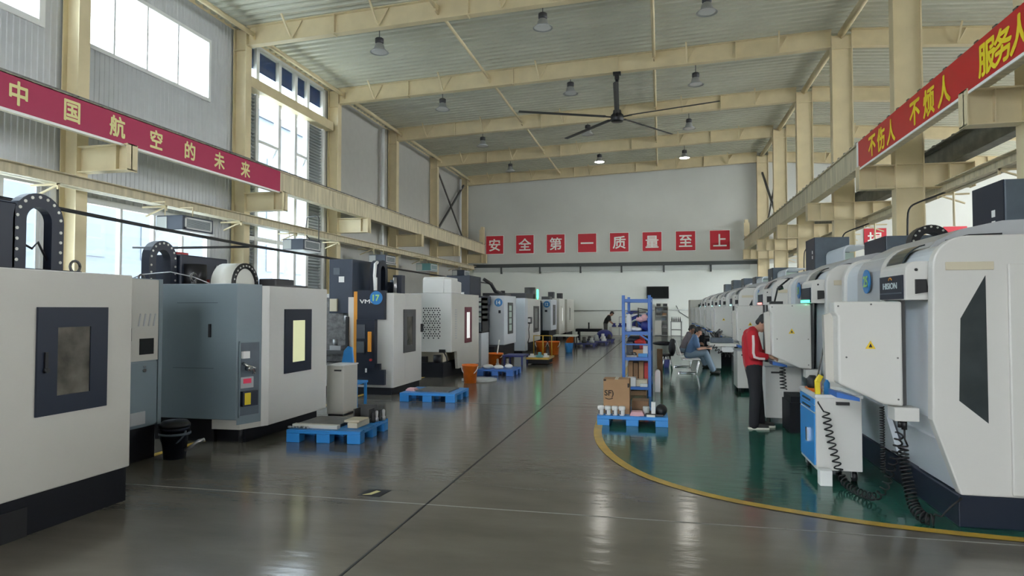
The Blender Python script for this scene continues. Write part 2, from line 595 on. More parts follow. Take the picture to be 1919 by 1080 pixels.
# ---- far wall
wall_f = struct('wall_far', 'plain far end wall, grey above and white below a dark rail')
obj('upper_panel', B(WL - 0.2, WR + 0.2, WF, WF + 0.15, 4.45, 11.6), 'far_upper', wall_f)
obj('lower_panel', B(WL - 0.2, WR + 0.2, WF, WF + 0.16, 0, 4.45), 'far_lower', wall_f)
obj('ledge_band', B(-12.2, 5.3, WF - 0.12, WF, 4.12, 4.42), 'ledge', wall_f)
rl = obj('rail', B(-12.2, 5.9, WF - 0.22, WF - 0.1, 4.42, 4.64), 'rail_dark', wall_f)
for x in (-10.3, -7.71, -5.06, -2.45, 0.17, 2.99):
    obj('rail_bracket', B(x - 0.05, x + 0.05, WF - 0.2, WF - 0.02, 4.0, 4.45), 'rail_dark', wall_f)
obj('wall_conduit', MB().tube([(-6, WF - 0.04, 1.58), (-2, WF - 0.04, 1.6), (2.4, WF - 0.04, 1.66)], 0.03), 'ledge', wall_f)
obj('wall_conduit', MB().tube([(0.9, WF - 0.04, 1.9), (1.1, WF - 0.04, 1.5), (1.7, WF - 0.04, 1.1)], 0.02), 'rail_dark', wall_f)

# ---- unseen right wall of the second nave (window bands added to let daylight in)
wall_r = struct('wall_right', 'unseen outer wall of the second nave, window bands added for daylight')
for z0, z1 in ((0, 1.2), (4.4, 7.0), (9.2, 10.2)):
    obj('plain_panel', B(WR, WR + 0.1, YN, WF, z0, z1), 'panel_grey', wall_r)
for z0, z1 in ((1.2, 4.4), (7.0, 9.2)):
    obj('plain_panel', B(WR, WR + 0.1, YN, 4.0, z0, z1), 'panel_grey', wall_r)  # blank stretch added to cut light on the nearest left machine
    for y in range(6, 43, 6):
        obj('wall_pier', B(WR, WR + 0.1, y - 0.35, y + 0.35, z0, z1), 'panel_grey', wall_r)

# ---- unseen near end wall, added with gate and window band sized to shape the light
wall_n = struct('wall_near', 'unseen end wall added behind the viewer, its openings sized for the light')
for (x0, x1, z0, z1) in ((WL, -2.0, 0, 5.2), (1.6, WR, 0, 5.2), (-2.0, 1.6, 2.8, 5.2), (WL, -11.0, 5.2, 8.6), (-3.8, WR, 5.2, 8.6), (WL, WR, 8.6, 11.3)):
    obj('plain_panel', B(x0, x1, YN - 0.1, YN, z0, z1), 'panel_grey', wall_n)

# ---- ceiling: ribbed deck on two slopes
ceil = struct('ceiling', 'ribbed metal roof deck rising towards the right-hand columns')
def deck(x0, x1, y0, y1, nseg):
    per, dep = 0.33, 0.10
    pr = []
    y = y0
    while y < y1:
        pr += [(y, 0), (y + per * 0.42, 0), (y + per * 0.55, dep), (y + per * 0.87, dep)]
        y += per
    pr.append((y1, 0))
    mb = MB()
    k = len(pr)
    xs = [x0 + (x1 - x0) * i / nseg for i in range(nseg + 1)]
    vs = [(x, p[0], roof_z(x) + p[1]) for x in xs for p in pr]
    fs = [(i * k + j, i * k + j + 1, (i + 1) * k + j + 1, (i + 1) * k + j) for i in range(nseg) for j in range(k - 1)]
    return mb.add(vs, fs)
for (a, b) in ((YN, 12), (12, 18), (18, 24), (24, 30), (30, 36), (36, 42.7)):
    obj('deck_sheet', deck(WL - 0.3, 5.999, a, b, 3), 'roof_deck', ceil, recalc=False)
    obj('deck_sheet', deck(6.001, WR + 0.3, a, b, 3), 'roof_deck', ceil, recalc=False)
obj('roof_cover', MB().prism([(WL - 0.3, 10.75), (6, 11.5), (WR + 0.3, 10.05), (WR + 0.3, 10.0), (6, 11.42), (WL - 0.3, 10.66)], 'y', YN, WF + 0.2), 'panel_grey', ceil)
obj('eave_flashing', B(WL - 0.35, WL + 0.02, YN, WF, 10.45, 10.7), 'cream', ceil)

# ================================================================ STEEL FRAME
def isec(mb, x0, x1, y, w, z0, z1, fl=0.03, web=0.02):
    pass
left_lab = {12: 'cream steel column behind the left banner, nearest on the left wall', 18: 'cream steel column left of the tall glazing',
            24: 'cream steel column right of the tall glazing', 30: 'cream steel column midway along the plain left wall, beside a white downpipe',
            36: 'cream steel column at the near side of the left wall cross brace', 42: 'cream steel column in the far left corner of the hall'}
right_lab = {12: 'cream steel column cut by the right edge of the picture', 18: 'large cream steel column behind the end of the right banner',
             24: 'second full cream steel column from the right, past the banner', 30: 'third cream steel column of the right-hand row',
             36: 'fourth cream steel column of the right-hand row', 42: 'cream steel column in the far right corner beside the red signs'}
for y in (12, 18, 24, 30, 36, 42):
    h = 10.45
    t = thing('steel_column', left_lab[y], 'column', (-12.77, y + 0.15, 0), 'steel columns')
    obj('flange', B(XL - 0.025, XL, y, y + 0.3, 0, h), 'cream', t)
    obj('flange', B(WL + 0.04, WL + 0.065, y, y + 0.3, 0, h), 'cream', t)
    obj('web', B(WL + 0.05, XL - 0.02, y + 0.12, y + 0.14, 0, h), 'cream', t)
    obj('base_plate', B(WL + 0.02, XL + 0.12, y - 0.08, y + 0.38, 0, 0.03), 'cream', t)
    obj('stiffener', MB().box(WL + 0.05, XL, y + 0.01, y + 0.29, 9.78, 9.80).box(WL + 0.05, XL, y + 0.01, y + 0.29, 6.25, 6.27).box(WL + 0.05, XL, y + 0.01, y + 0.29, 6.05, 6.07), 'cream', t)
    cb = obj('corbel', MB().box(XL, -11.22, y + 0.02, y + 0.28, 5.27, 5.295).box(XL, -11.22, y + 0.02, y + 0.28, 4.72, 4.745).box(XL, -11.22, y + 0.12, y + 0.15, 4.74, 5.28), 'cream', t)
    obj('end_plate', B(-11.24, -11.22, y + 0.0, y + 0.3, 4.70, 5.295), 'cream', cb)
    obj('rib_plate', B(-11.55, -11.53, y + 0.03, y + 0.27, 4.74, 5.28), 'cream', cb)
    # right-hand row
    h = 10.98
    t = thing('steel_column', right_lab[y], 'column', (6.0, y + 0.15, 0), 'steel columns')
    obj('flange', B(XR, XR + 0.03, y, y + 0.32, 0, h), 'cream', t)
    obj('flange', B(XR + 0.62, XR + 0.65, y, y + 0.32, 0, h), 'cream', t)
    obj('web', B(XR + 0.02, XR + 0.63, y + 0.07, y + 0.1, 0, h), 'cream', t)
    obj('base_plate', B(XR - 0.1, XR + 0.75, y - 0.08, y + 0.4, 0, 0.03), 'cream', t)
    obj('stiffener', MB().box(XR + 0.02, XR + 0.63, y + 0.0, y + 0.3, 10.5, 10.53).box(XR + 0.02, XR + 0.63, y + 0.0, y + 0.3, 5.28, 5.3).box(XR + 0.02, XR + 0.63, y + 0.0, y + 0.3, 4.70, 4.72), 'cream', t)
    for (a, b, e) in ((4.86, XR, 4.86), (XR + 0.65, 7.45, 7.43)):
        cb = obj('corbel', MB().box(a, b, y + 0.02, y + 0.3, 5.27, 5.295).box(a, b, y + 0.02, y + 0.3, 4.70, 4.725).box(a, b, y + 0.12, y + 0.15, 4.72, 5.28), 'cream', t)
        obj('end_plate', B(e, e + 0.02, y + 0.0, y + 0.32, 4.69, 5.295), 'cream', cb)
        obj('rib_plate', B((a + b) / 2, (a + b) / 2 + 0.02, y + 0.03, y + 0.29, 4.72, 5.28), 'cream', cb)

# rafters
def sl(x0, x1, d0, d1, y0, y1):
    z0, z1 = roof_z(x0), roof_z(x1)
    return [(x0, y0, z0 - d0), (x1, y0, z1 - d0), (x1, y0, z1 - d1), (x0, y0, z0 - d1), (x0, y1, z0 - d0), (x1, y1, z1 - d0), (x1, y1, z1 - d1), (x0, y1, z0 - d1)]
BF = [(0, 3, 2, 1), (4, 5, 6, 7), (0, 1, 5, 4), (1, 2, 6, 5), (2, 3, 7, 6), (3, 0, 4, 7)]
ordn = {18: 'nearest', 24: 'second', 30: 'third', 36: 'fourth', 42: 'farthest'}
for y in (18, 24, 30, 36, 42):
    for side, (xa, xb) in (('left', (XL, XR + 0.02)), ('right', (XR + 0.66, WR))):
        t = thing('roof_beam', '%s cream roof beam %s' % (ordn[y], 'spanning the main hall' if side == 'left' else 'of the second nave, right of the columns'), 'beam',
                  ((xa + xb) / 2, y + 0.14, 10.0), 'cream roof beams')
        D = 0.62 if side == 'left' else 0.6
        obj('top_flange', MB().add(sl(xa, xb, 0.0, 0.025, y + 0.02, y + 0.26), BF), 'cream', t)
        obj('bottom_flange', MB().add(sl(xa, xb, D - 0.025, D, y + 0.02, y + 0.26), BF), 'cream', t)
        obj('web', MB().add(sl(xa, xb, 0.02, D - 0.02, y + 0.13, y + 0.145), BF), 'cream', t)
        for x in ((-9.6, -5.4, -1.5, 2.6) if side == 'left' else (12.0, 18.0)):
            obj('joint_plate', MB().add(sl(x, x + 0.03, 0.02, D + 0.03, y + 0.03, y + 0.25), BF), 'cream', t)
        for x in ((-11.0, -8.15, -4.4, 0.95, 4.0) if side == 'left' else (9.5, 15.0)):
            z = roof_z(x)
            obj('fly_brace', MB().bar((x, y + 0.02, z - D + 0.05), (x - 0.05, y - 0.45, z - 0.02), 0.05).bar((x + 0.02, y + 0.02, z - D + 0.05), (x + 0.3, y + 0.1, z - 0.03), 0.04), 'cream', t)

# tubes running lengthways under the deck
def strut(x, z, r, lab, y0=12.0, y1=42.0):
    t = thing('roof_strut', lab, 'strut', (x, (y0 + y1) / 2, z - r), 'lengthways roof struts')
    for a in range(int(y0), int(y1), 6):
        tb = obj('tube', MB().ring((x, a + 0.3, z), (x, a + 6.0, z), r, n=12), 'cream', t)
        obj('lug', B(x - 0.02, x + 0.02, a + 5.85, a + 6.12, z - 0.13, z + 0.13), 'cream', tb)
strut(-12.3, 10.22, 0.075, 'cream tube along the left eave under the deck')
strut(-6.3, 10.42, 0.05, 'slanting-looking cream tube left of the fan, between roof beams')
strut(-0.2, 10.75, 0.06, 'cream tube under the deck right of the fan rod')
strut(6.0, 11.0, 0.12, 'thick cream tube along the ridge over the right-hand columns')
# cross braces
for (x, lab) in ((XL - 0.25, 'crossed steel braces on the left wall in the last bay'), (XR + 0.3, 'crossed steel braces between the last two right-hand columns')):
    t = thing('cross_brace', lab, 'brace', (x, 39, 5.4))
    obj('brace_bar', MB().bar((x, 36.3, 6.0), (x, 42, 9.9), 0.10), 'dark_grey', t)
    obj('brace_bar', MB().bar((x + 0.1, 36.3, 9.9), (x + 0.1, 42, 6.0), 0.08), 'steel_dark', t)

# crane runway beams with rail and clips
def runway(x, y0, y1, lab, sgn, cm='cream_dirty'):
    t = thing('crane_runway_beam', lab, 'beam', (x, (y0 + y1) / 2, 5.3), 'crane runway beams')
    obj('bottom_flange', B(x - 0.14, x + 0.14, y0, y1, 5.30, 5.33), cm, t)
    obj('top_flange', B(x - 0.17, x + 0.17, y0, y1, 5.90, 5.93), cm, t)
    obj('web', B(x - 0.03 + sgn * 0.08, x + 0.03 + sgn * 0.08, y0, y1, 5.33, 5.90), cm, t)
    obj('rail', B(x - 0.035, x + 0.035, y0, y1, 5.93, 6.02), 'steel_dark', t)
    c = MB()
    y = y0 + 0.3
    while y < y1:
        c.box(x - 0.16, x + 0.16, y, y + 0.12, 5.93, 5.97)
        y += 0.6
    tag(obj('rail_clip', c, 'steel_dark', t), kind='stuff')
runway(-11.5, 4.0, 42.3, 'long cream crane runway beam along the left wall', 1)
runway(5.06, 3.0, 42.3, 'long cream crane runway beam on the right-hand columns', -1)
runway(7.1, 8.0, 42.3, 'shade-darkened crane runway beam on the far side of the right-hand columns', 1, 'runway_shade')
for (x, lab) in ((-11.5, 'upright cream stop at the far end of the left runway beam'), (5.06, 'upright cream stop at the far end of the right runway beam')):
    one('end_stop', MB().box(x - 0.1, x + 0.1, 42.0, 42.3, 5.93, 7.1).box(x - 0.16, x + 0.16, 41.9, 42.0, 6.1, 6.9), 'cream', lab, 'end stop')

# cable trays on brackets below the runway beams
def tray(x, z0, z1, y0, y1, lab, sgn):
    t = thing('cable_tray', lab, 'cable tray', (x, (y0 + y1) / 2, z0))
    obj('channel', MB().box(x - 0.02, x + 0.02, y0, y1, z0, z1).box(x - 0.16, x + 0.16, y0, y1, z1 - 0.02, z1).box(x - 0.16, x + 0.16, y0, y1, z0, z0 + 0.02), 'cream_dirty', t)
    for y in range(int(y0) + 2, int(y1), 3):
        obj('bracket', MB().bar((x + sgn * 0.15, y, z0 - 0.02), (x - sgn * 0.45, y, z0 - 0.25), 0.035).bar((x + sgn * 0.15, y, z0 - 0.02), (x - sgn * 0.55, y, z0 - 0.02), 0.04).bar((x + sgn * 0.13, y, z0), (x + sgn * 0.13, y, z0 - 0.12), 0.04), 'cream', t)
tray(-12.05, 4.26, 4.5, 6, 42, 'cream cable tray on brackets along the left wall', 1)
tray(6.75, 4.52, 4.76, 10, 42, 'grey cable tray behind the right-hand columns', -1)
for i, (y, z) in enumerate(((12, 5.2), (18, 5.2), (24, 5.2))):
    one('hanger_rod', MB().ring((6.86, y - 0.25, 3.7), (6.86, y - 0.25, 4.9), 0.025), 'cream', ['cream drop rod beside the column at the right edge', 'cream drop rod beside the large right column', 'cream drop rod beside the second right column'][i], 'rod', 'drop rods')

for i, y in enumerate((17.8, 23.8, 29.8)):
    one('power_hose', MB().tube(smooth_path([(5.86, y, 2.2), (5.86, y, 3.95), (5.92, y, 4.2), (6.1, y, 4.3), (6.7, y, 4.52)], 2), 0.022, 6), 'rubber', ['black hose bent over on the large right column', 'black hose bent over on the second right column', 'black hose bent over on the third right column'][i], 'hose', 'hoses on the right-hand columns')
# ================================================================ OUTSIDE, seen through the glazing
t = thing('neighbour_building', 'pale building seen through the tall glazing on the left', 'building', (-38, 22, -0.12))
obj('wall', B(-44, -32, 44, 78, -0.12, 17.4), 'outside_wall', t)
obj('low_wing', B(-44, -32.5, -10, 44, -0.12, 11.0), 'outside_wall', t)
obj('parapet', B(-44.2, -31.8, 43.8, 78.2, 17.4, 18.0), 'outside_glass', t)
for y in range(45, 77, 4):
    for z in (1.2, 4.8, 8.4, 12.0):
        obj('window', B(-32.02, -31.95, y, y + 2.6, z, z + 2.2), 'outside_glass', t)
for y in range(-6, 42, 6):
    for z in (1.2, 4.8):
        obj('window', B(-32.52, -32.45, y, y + 3.2, z, z + 2.2), 'outside_glass', t)

# ================================================================ BANNERS AND WALL SIGNS
t = thing('banner', 'long crimson banner with pale yellow characters on the left runway beam', 'banner', (-11.33, 13, 5.26))
obj('cloth', B(-11.345, -11.33, 7.6, 18.05, 5.28, 5.92), 'banner_left', t)
obj('hem', B(-11.347, -11.327, 7.6, 18.07, 5.24, 5.285), 'char_white', t)
for i, c in enumerate('中国航空的未来'):
    text('character', c, 0.46, (-11.33, 9.61 + 1.117 * i, 5.61), (0, 1, 0), 'char_pale', t, bold=0.028, sx=0.92)
t = thing('banner', 'long red banner with bright yellow characters on the right runway beam', 'banner', (4.88, 12, 5.2))
obj('cloth', B(4.88, 4.895, 4.5, 18.2, 5.24, 5.92), 'banner_right', t)
obj('hem', B(4.876, 4.9, 4.5, 18.2, 5.2, 5.245), 'char_white', t)
obj('end_hem', B(4.874, 4.9, 18.12, 18.26, 5.22, 5.93), 'char_white', t)
for s, ys in (('不伤人', (17.0, 16.35, 15.68)), ('不烦人', (14.3, 13.6, 12.92)), ('服务人', (11.35, 10.87, 10.4))):
    for c, y in zip(s, ys):
        text('character', c, 0.55, (4.88, y, 5.56), (0, -1, 0), 'char_yellow', t, bold=0.03, sx=1.0)

sign_words = [('安', 'leftmost'), ('全', 'second from left'), ('第', 'third from left'), ('一', 'single-stroke character'), ('质', 'fifth from left'), ('量', 'sixth from left'), ('至', 'second from right'), ('上', 'rightmost')]
for i, (c, d) in enumerate(sign_words):
    x = -11.38 + 2.047 * i + 0.6
    t = thing('wall_sign', ('red square sign with one white stroke, fourth of the far wall row' if i == 3 else 'red square sign with white character, %s of the far wall row' % d), 'sign', (x, WF - 0.03, 5.33), 'red character signs on the far wall')
    obj('board', B(x - 0.62, x + 0.62, WF - 0.05, WF, 5.31, 6.57), 'char_white', t)
    obj('face', B(x - 0.585, x + 0.585, WF - 0.058, WF - 0.048, 5.345, 6.535), 'red', t)
    text('character', c, 0.86, (x, WF - 0.058, 5.93), (1, 0, 0), 'char_white', t, bold=0.017)
for x, c, d in ((9.3, '', 'red sign sliver showing beside a right-hand corbel'), (12.3, '损', 'red sign with white character 损 behind the right machines'), (16.5, '', 'red sign top showing above the cable chain at right'), (18.5, '', 'red sign corner beside the tall navy column cover')):
    t = thing('wall_sign', d, 'sign', (x, WF - 0.03, 5.2), 'red character signs on the far wall')
    obj('board', B(x - 0.6, x + 0.6, WF - 0.05, WF, 5.2, 6.43), 'red', t)
    if c:
        text('character', c, 0.86, (x, WF - 0.05, 5.8), (1, 0, 0), 'char_white', t, bold=0.017)

# ================================================================ HIGH-BAY LAMPS
def lamp(x, y, lab, lit):
    z = 9.55 if x < -6 else 9.82
    t = thing('high_bay_lamp', lab, 'lamp', (x, y, z), 'bell-shaped ceiling lamps')
    obj('rod', MB().ring((x, y, z + 0.4), (x, y, roof_z(x) + 0.02), 0.012), 'lamp_dark', t)
    obj('driver_housing', MB().lathe((x, y, z), [(0.10, 0.44), (0.13, 0.42), (0.13, 0.30), (0.11, 0.27)], 16), 'lamp_dark', t)
    sh = obj('shade', MB().lathe((x, y, z), [(0.10, 0.27), (0.13, 0.24), (0.17, 0.10), (0.29, 0.0), (0.285, 0.0), (0.16, 0.10), (0.12, 0.22), (0.004, 0.22)], 22), 'lamp_grey', t)
    obj('diffuser', MB().lathe((x, y, z), [(0.003, 0.012), (0.2, 0.012), (0.255, 0.02), (0.2, 0.05), (0.003, 0.05)], 20), 'lamp_lit' if lit else 'lamp_off', t)
rows = ['first', 'second', 'third', 'last']
cols = ['left', 'middle', 'right']
for k in range(4):
    for j, x in enumerate((-8.36, -3.29, 1.27)):
        lit = k == 3 and j > 0
        lamp(x, 18.62 + 6 * k, '%s bell-shaped ceiling lamp, %s one of the %s row' % ('lit' if lit else 'unlit grey', cols[j], rows[k] if k else 'nearest'), lit)
lamp(12.4, 30.6, 'unlit grey bell lamp in the second nave, seen below the right tray', False)

# ================================================================ CEILING FAN
fx, fy = -1.52, 24.1
t = thing('ceiling_fan', 'huge five-blade ceiling fan on a black rod', 'fan', (fx, fy, 8.5))
obj('mount', MB().box(fx - 0.14, fx + 0.14, fy - 0.1, fy + 0.1, 10.22, 10.32).box(fx - 0.08, fx + 0.08, fy - 0.08, fy + 0.08, 10.05, 10.24), 'black', t, 0.01)
obj('rod', MB().ring((fx, fy, 8.9), (fx, fy, 10.2), 0.06), 'black', t)
obj('motor', MB().lathe((fx, fy, 8.5), [(0.02, 0), (0.2, 0.0), (0.23, 0.05), (0.23, 0.24), (0.16, 0.30), (0.14, 0.42), (0.02, 0.44)], 20), 'black', t)
for i in range(5):
    a = math.radians(-15 + 72 * i)
    d = Vector((math.cos(a), math.sin(a), 0))
    s_ = Vector((-d.y, d.x, 0.18))
    p0, p1 = Vector((fx, fy, 8.68)) + d * 0.45, Vector((fx, fy, 8.72)) + d * 3.62
    q = []
    for p in (p0, p1):
        q += [p - s_ * 0.085, p - s_ * 0.03 + Vector((0, 0, 0.03)), p + s_ * 0.085, p + s_ * 0.0 - Vector((0, 0, 0.01))]
    b = obj('blade', MB().add(q, BF[0:0] + [(0, 1, 5, 4), (1, 2, 6, 5), (2, 3, 7, 6), (3, 0, 4, 7), (0, 3, 2, 1), (4, 5, 6, 7)]), 'dark_grey', t)
    obj('blade_arm', MB().bar(Vector((fx, fy, 8.66)) + d * 0.15, Vector((fx, fy, 8.68)) + d * 0.55, 0.08, 0.03), 'black', b)

# ================================================================ SUSPENDED AIR UNITS ON THE LEFT
unit_lab = ['navy suspended air unit with grille, nearest on the left', 'navy suspended air unit with grille in front of the tall glazing', 'suspended air unit behind the tall navy column of machine 17',
            'dark green suspended air unit above the white vented machine', 'last suspended air unit, farthest along the left wall']
for i, y in enumerate((13.45, 18.85, 25.2, 30.6, 36.3)):
    X0, X1 = -11.72, -11.0
    t = thing('air_unit', unit_lab[i], 'air unit', (-11.36, y + 0.5, 3.56), 'suspended air units')
    obj('casing', B(X0, X1, y, y + 1.1, 3.58, 3.93), 'navy_mid' if i != 3 else 'teal', t, 0.012)
    gr = obj('grille_frame', MB().box(X1, X1 + 0.02, y + 0.08, y + 1.02, 3.62, 3.65).box(X1, X1 + 0.02, y + 0.08, y + 1.02, 3.86, 3.89).box(X1, X1 + 0.02, y + 0.08, y + 0.12, 3.62, 3.89).box(X1, X1 + 0.02, y + 0.98, y + 1.02, 3.62, 3.89), 'white_frame', t)
    sl_ = MB()
    for z in range(8):
        sl_.box(X1 + 0.002, X1 + 0.014, y + 0.12, y + 0.98, 3.66 + z * 0.026, 3.674 + z * 0.026)
    tag(obj('grille_slats', sl_, 'louvre', gr), kind='stuff')
    obj('inlet_plate', B(X0 + 0.02, X0 + 0.3, y - 0.012, y, 3.6, 3.9), 'ledge', t)
    obj('drip_pan', B(X0 - 0.02, X1 + 0.03, y - 0.02, y + 1.12, 3.55, 3.58), 'white_frame', t)
    for yy in (y + 0.05, y + 1.0):
        obj('hanger', MB().ring((X0 + 0.2, yy, 3.9), (X0 + 0.2, yy, 4.27), 0.012).bar((X0 + 0.2, yy, 4.27), (-12.0, yy, 4.27), 0.03), 'cream', t)
one('air_hose', MB().tube([(-10, 7.0, 3.45), (-10, 9.24, 3.42), (-10, 11.6, 3.35), (-10, 14.65, 3.29), (-10, 20, 3.27), (-10, 26, 3.24), (-10, 32, 3.22), (-10, 38.5, 3.2)], 0.035), 'black',
    'black air hose strung lengthways above the left machines', 'hose')
one('hose_branch', MB().tube([(-10.0, 14.6, 3.26), (-10.6, 14.4, 3.24), (-11.6, 13.9, 3.2), (-12.5, 13.6, 3.2)], 0.03), 'black', 'black hose branch running back to the left wall', 'hose')
one('pipe_frame', MB().tube([(-12.05, 20.8, 4.45), (-12.0, 20.8, 4.88), (-11.6, 20.8, 4.92), (-11.55, 20.8, 4.85), (-11.55, 20.8, 3.7), (-12.05, 20.8, 4.3)], 0.02), 'dark_grey', 'thin bent pipe hanging in front of the tall glazing', 'pipe')

# ================================================================ LEFT ROW OF MACHINES
def arc(cx, cz, r, a0, a1, n):
    return [(cx + r * math.cos(math.radians(a0 + (a1 - a0) * i / n)), cz + r * math.sin(math.radians(a0 + (a1 - a0) * i / n))) for i in range(n + 1)]

def chain(parent, x0, x1, yc, zb, zt, ro, ri, m='navy', ax='x', rivets=True):
    """inverted-U energy chain in the plane across ax, thickness x0..x1"""
    zc = zt - ro
    pts = [(yc + ro, zb)] + arc(yc, zc, ro, 0, 180, 14) + [(yc - ro, zb), (yc - ri, zb)] + arc(yc, zc, ri, 180, 0, 12) + [(yc + ri, zb)]
    mb = MB()
    n_ = len(pts)
    half = n_ // 2
    # build as quads between the outer and the inner outline
    outer = [(yc + ro, zb)] + arc(yc, zc, ro, 0, 180, 14) + [(yc - ro, zb)]
    inner = [(yc + ri, zb)] + arc(yc, zc, ri, 0, 180, 14) + [(yc - ri, zb)]
    k = len(outer)
    def q(p, t):
        return (t, p[0], p[1]) if ax == 'x' else (p[0], t, p[1])
    vs = [q(p, x0) for p in outer] + [q(p, x0) for p in inner] + [q(p, x1) for p in outer] + [q(p, x1) for p in inner]
    fs = []
    for i in range(k - 1):
        fs += [(i, i + 1, k + i + 1, k + i), (2 * k + i, 2 * k + i + 1, 3 * k + i + 1, 3 * k + i), (i, i + 1, 2 * k + i + 1, 2 * k + i), (k + i, k + i + 1, 3 * k + i + 1, 3 * k + i)]
    fs += [(0, k, 3 * k, 2 * k), (k - 1, 2 * k - 1, 4 * k - 1, 3 * k - 1)]
    ch = obj('cable_chain', mb.add(vs, fs), m, parent)
    if rivets:
        rm = (ro + ri) / 2 + (ro - ri) * 0.22
        ps = [(yc + rm, zc - d) for d in (0.09, 0.19, 0.29, 0.39) if zc - d > zb + 0.03] + [(yc - rm, zc - d) for d in (0.09, 0.19, 0.29, 0.39) if zc - d > zb + 0.03] + arc(yc, zc, rm, 8, 172, 8)
        rv = MB()
        xf = x1 if ax == 'x' else x0
        for p in ps:
            a, b = (xf - 0.01, xf + 0.008) if ax == 'x' else (xf - 0.008, xf + 0.01)
            rv.ring(q(p, a), q(p, b), 0.016 * ro / 0.28, n=8)
        tag(obj('rivets', rv, 'rivet', ch), kind='stuff')
    return ch

def eye_bolt(parent, x, y, z, r=0.05):
    pts = [(x, y + r * math.cos(2 * PI * i / 12), z + 0.03 + r + r * math.sin(2 * PI * i / 12)) for i in range(13)]
    obj('lifting_eye', MB().tube(pts, 0.014, 6).ring((x, y, z), (x, y, z + 0.03), 0.03, n=8), 'steel_dark', parent)

def side_window(parent, x, y0, y1, z0, z1, gy0, gy1, gz0, gz1, fm, gm, fname='window_frame'):
    """framed window proud of an aisle-facing panel at x"""
    f = MB()
    f.box(x - 0.01, x + 0.018, y0, gy0, z0, z1).box(x - 0.01, x + 0.018, gy1, y1, z0, z1).box(x - 0.01, x + 0.018, gy0, gy1, z0, gz0).box(x - 0.01, x + 0.018, gy0, gy1, gz1, z1)
    o = obj(fname, f, fm, parent)
    obj('glass', B(x - 0.008, x + 0.008, gy0, gy1, gz0, gz1), gm, o)
    return o

def badge(parent, cx, y, cz, r, txt, side='y', x=None, tm='badge_white', sq=1.0):
    """round number plate, facing the camera (-y) or the aisle"""
    if side == 'y':
        b = obj('number_plate', MB().ring((cx, y, cz), (cx, y - 0.012, cz), r, n=24), 'badge_blue', parent)
        text('number', txt, r * 1.25, (cx, y - 0.012, cz), (1, 0, 0), tm, b, bold=0.03)
    else:
        b = obj('number_plate', MB().ring((cx, y, cz), (cx - 0.012, y, cz), r, n=24), 'badge_blue', parent)
        text('number', txt, r * 1.25, (cx - 0.012, y, cz), (0, -1, 0), tm, b, bold=0.03)

# ---- machine A: big warm white enclosure cut by the left edge
t = thing('machining_center', 'warm white machine with dark-framed window, cut by the left edge', 'machine', (-6.3, 3.3, 0), 'machines of the left row')
obj('enclosure', B(-8.2, -4.68, 1.2, 5.1, 0.30, 2.02), 'warm_white', t, 0.012)
obj('base', B(-8.1, -4.70, 1.2, 5.08, 0, 0.30), 'black_base', t)
obj('base_gap', B(-4.70, -4.685, 3.0, 4.12, 0.0, 0.22), 'black', t)
wf = side_window(t, -4.68, 4.155, 4.815, 0.885, 1.73, 4.33, 4.64, 1.03, 1.57, 'navy', 'dirty_glass')
obj('latch', MB().box(-4.66, -4.645, 4.21, 4.235, 1.22, 1.38).ring((-4.66, 4.22, 1.24), (-4.63, 4.22, 1.24), 0.018), 'black', wf)
obj('top_slide', B(-6.3, -5.2, 1.2, 5.06, 2.02, 2.06), 'black', t)
obj('rear_housing', B(-7.0, -5.9, 1.2, 5.02, 2.02, 2.72), 'navy', t, 0.02)
chain(t, -6.0, -5.9, 5.25, 2.02, 2.84, 0.27, 0.135)
obj('chain_tray', B(-6.2, -5.85, 4.9, 5.75, 1.96, 2.06), 'black', t)
eye_bolt(t, -5.9, 5.66, 2.06, 0.06)
obj('signal_cable', MB().tube([(-5.95, 5.1, 2.35), (-5.95, 5.22, 2.3), (-5.95, 5.28, 2.37), (-5.95, 5.38, 2.2)], 0.012, 6), 'black', t)

# ---- electrical cabinet between the first two machines
t = thing('electrical_cabinet', 'narrow grey cabinet with slots and small screen beside the nearest left machine', 'cabinet', (-6.1, 6.4, 0))
obj('body', B(-6.5, -5.72, 5.95, 6.66, 0.38, 2.06), 'blue_grey', t)
obj('base', B(-6.5, -5.76, 5.95, 6.64, 0, 0.38), 'black_base', t)
dr = obj('upper_door', B(-5.72, -5.70, 6.18, 6.60, 1.13, 2.05), 'warm_white', t)
obj('edge_trim', B(-5.72, -5.695, 6.605, 6.66, 0.38, 2.06), 'blue_grey', t)
obj('lower_door', B(-5.72, -5.705, 6.18, 6.60, 0.40, 1.11), 'blue_grey', t)
for i in range(4):
    obj('slot', MB().bar((-5.698, 6.30 + i * 0.075, 1.52), (-5.698, 6.33 + i * 0.075, 1.66), 0.006, 0.02), 'grey_sheet', dr)
obj('screen', B(-5.70, -5.694, 6.32, 6.53, 1.2, 1.38), 'screen', dr)
obj('key_lock', MB().ring((-5.705, 6.4, 1.02), (-5.69, 6.4, 1.02), 0.02).ring((-5.705, 6.4, 1.06), (-5.69, 6.4, 1.06), 0.012), 'chrome', t)
obj('outlet_plate', B(-5.705, -5.695, 6.2, 6.42, 0.42, 0.56), 'grey_sheet', t)
obj('hinge', MB().ring((-5.70, 6.185, 1.36), (-5.70, 6.185, 1.5), 0.015), 'black', t)

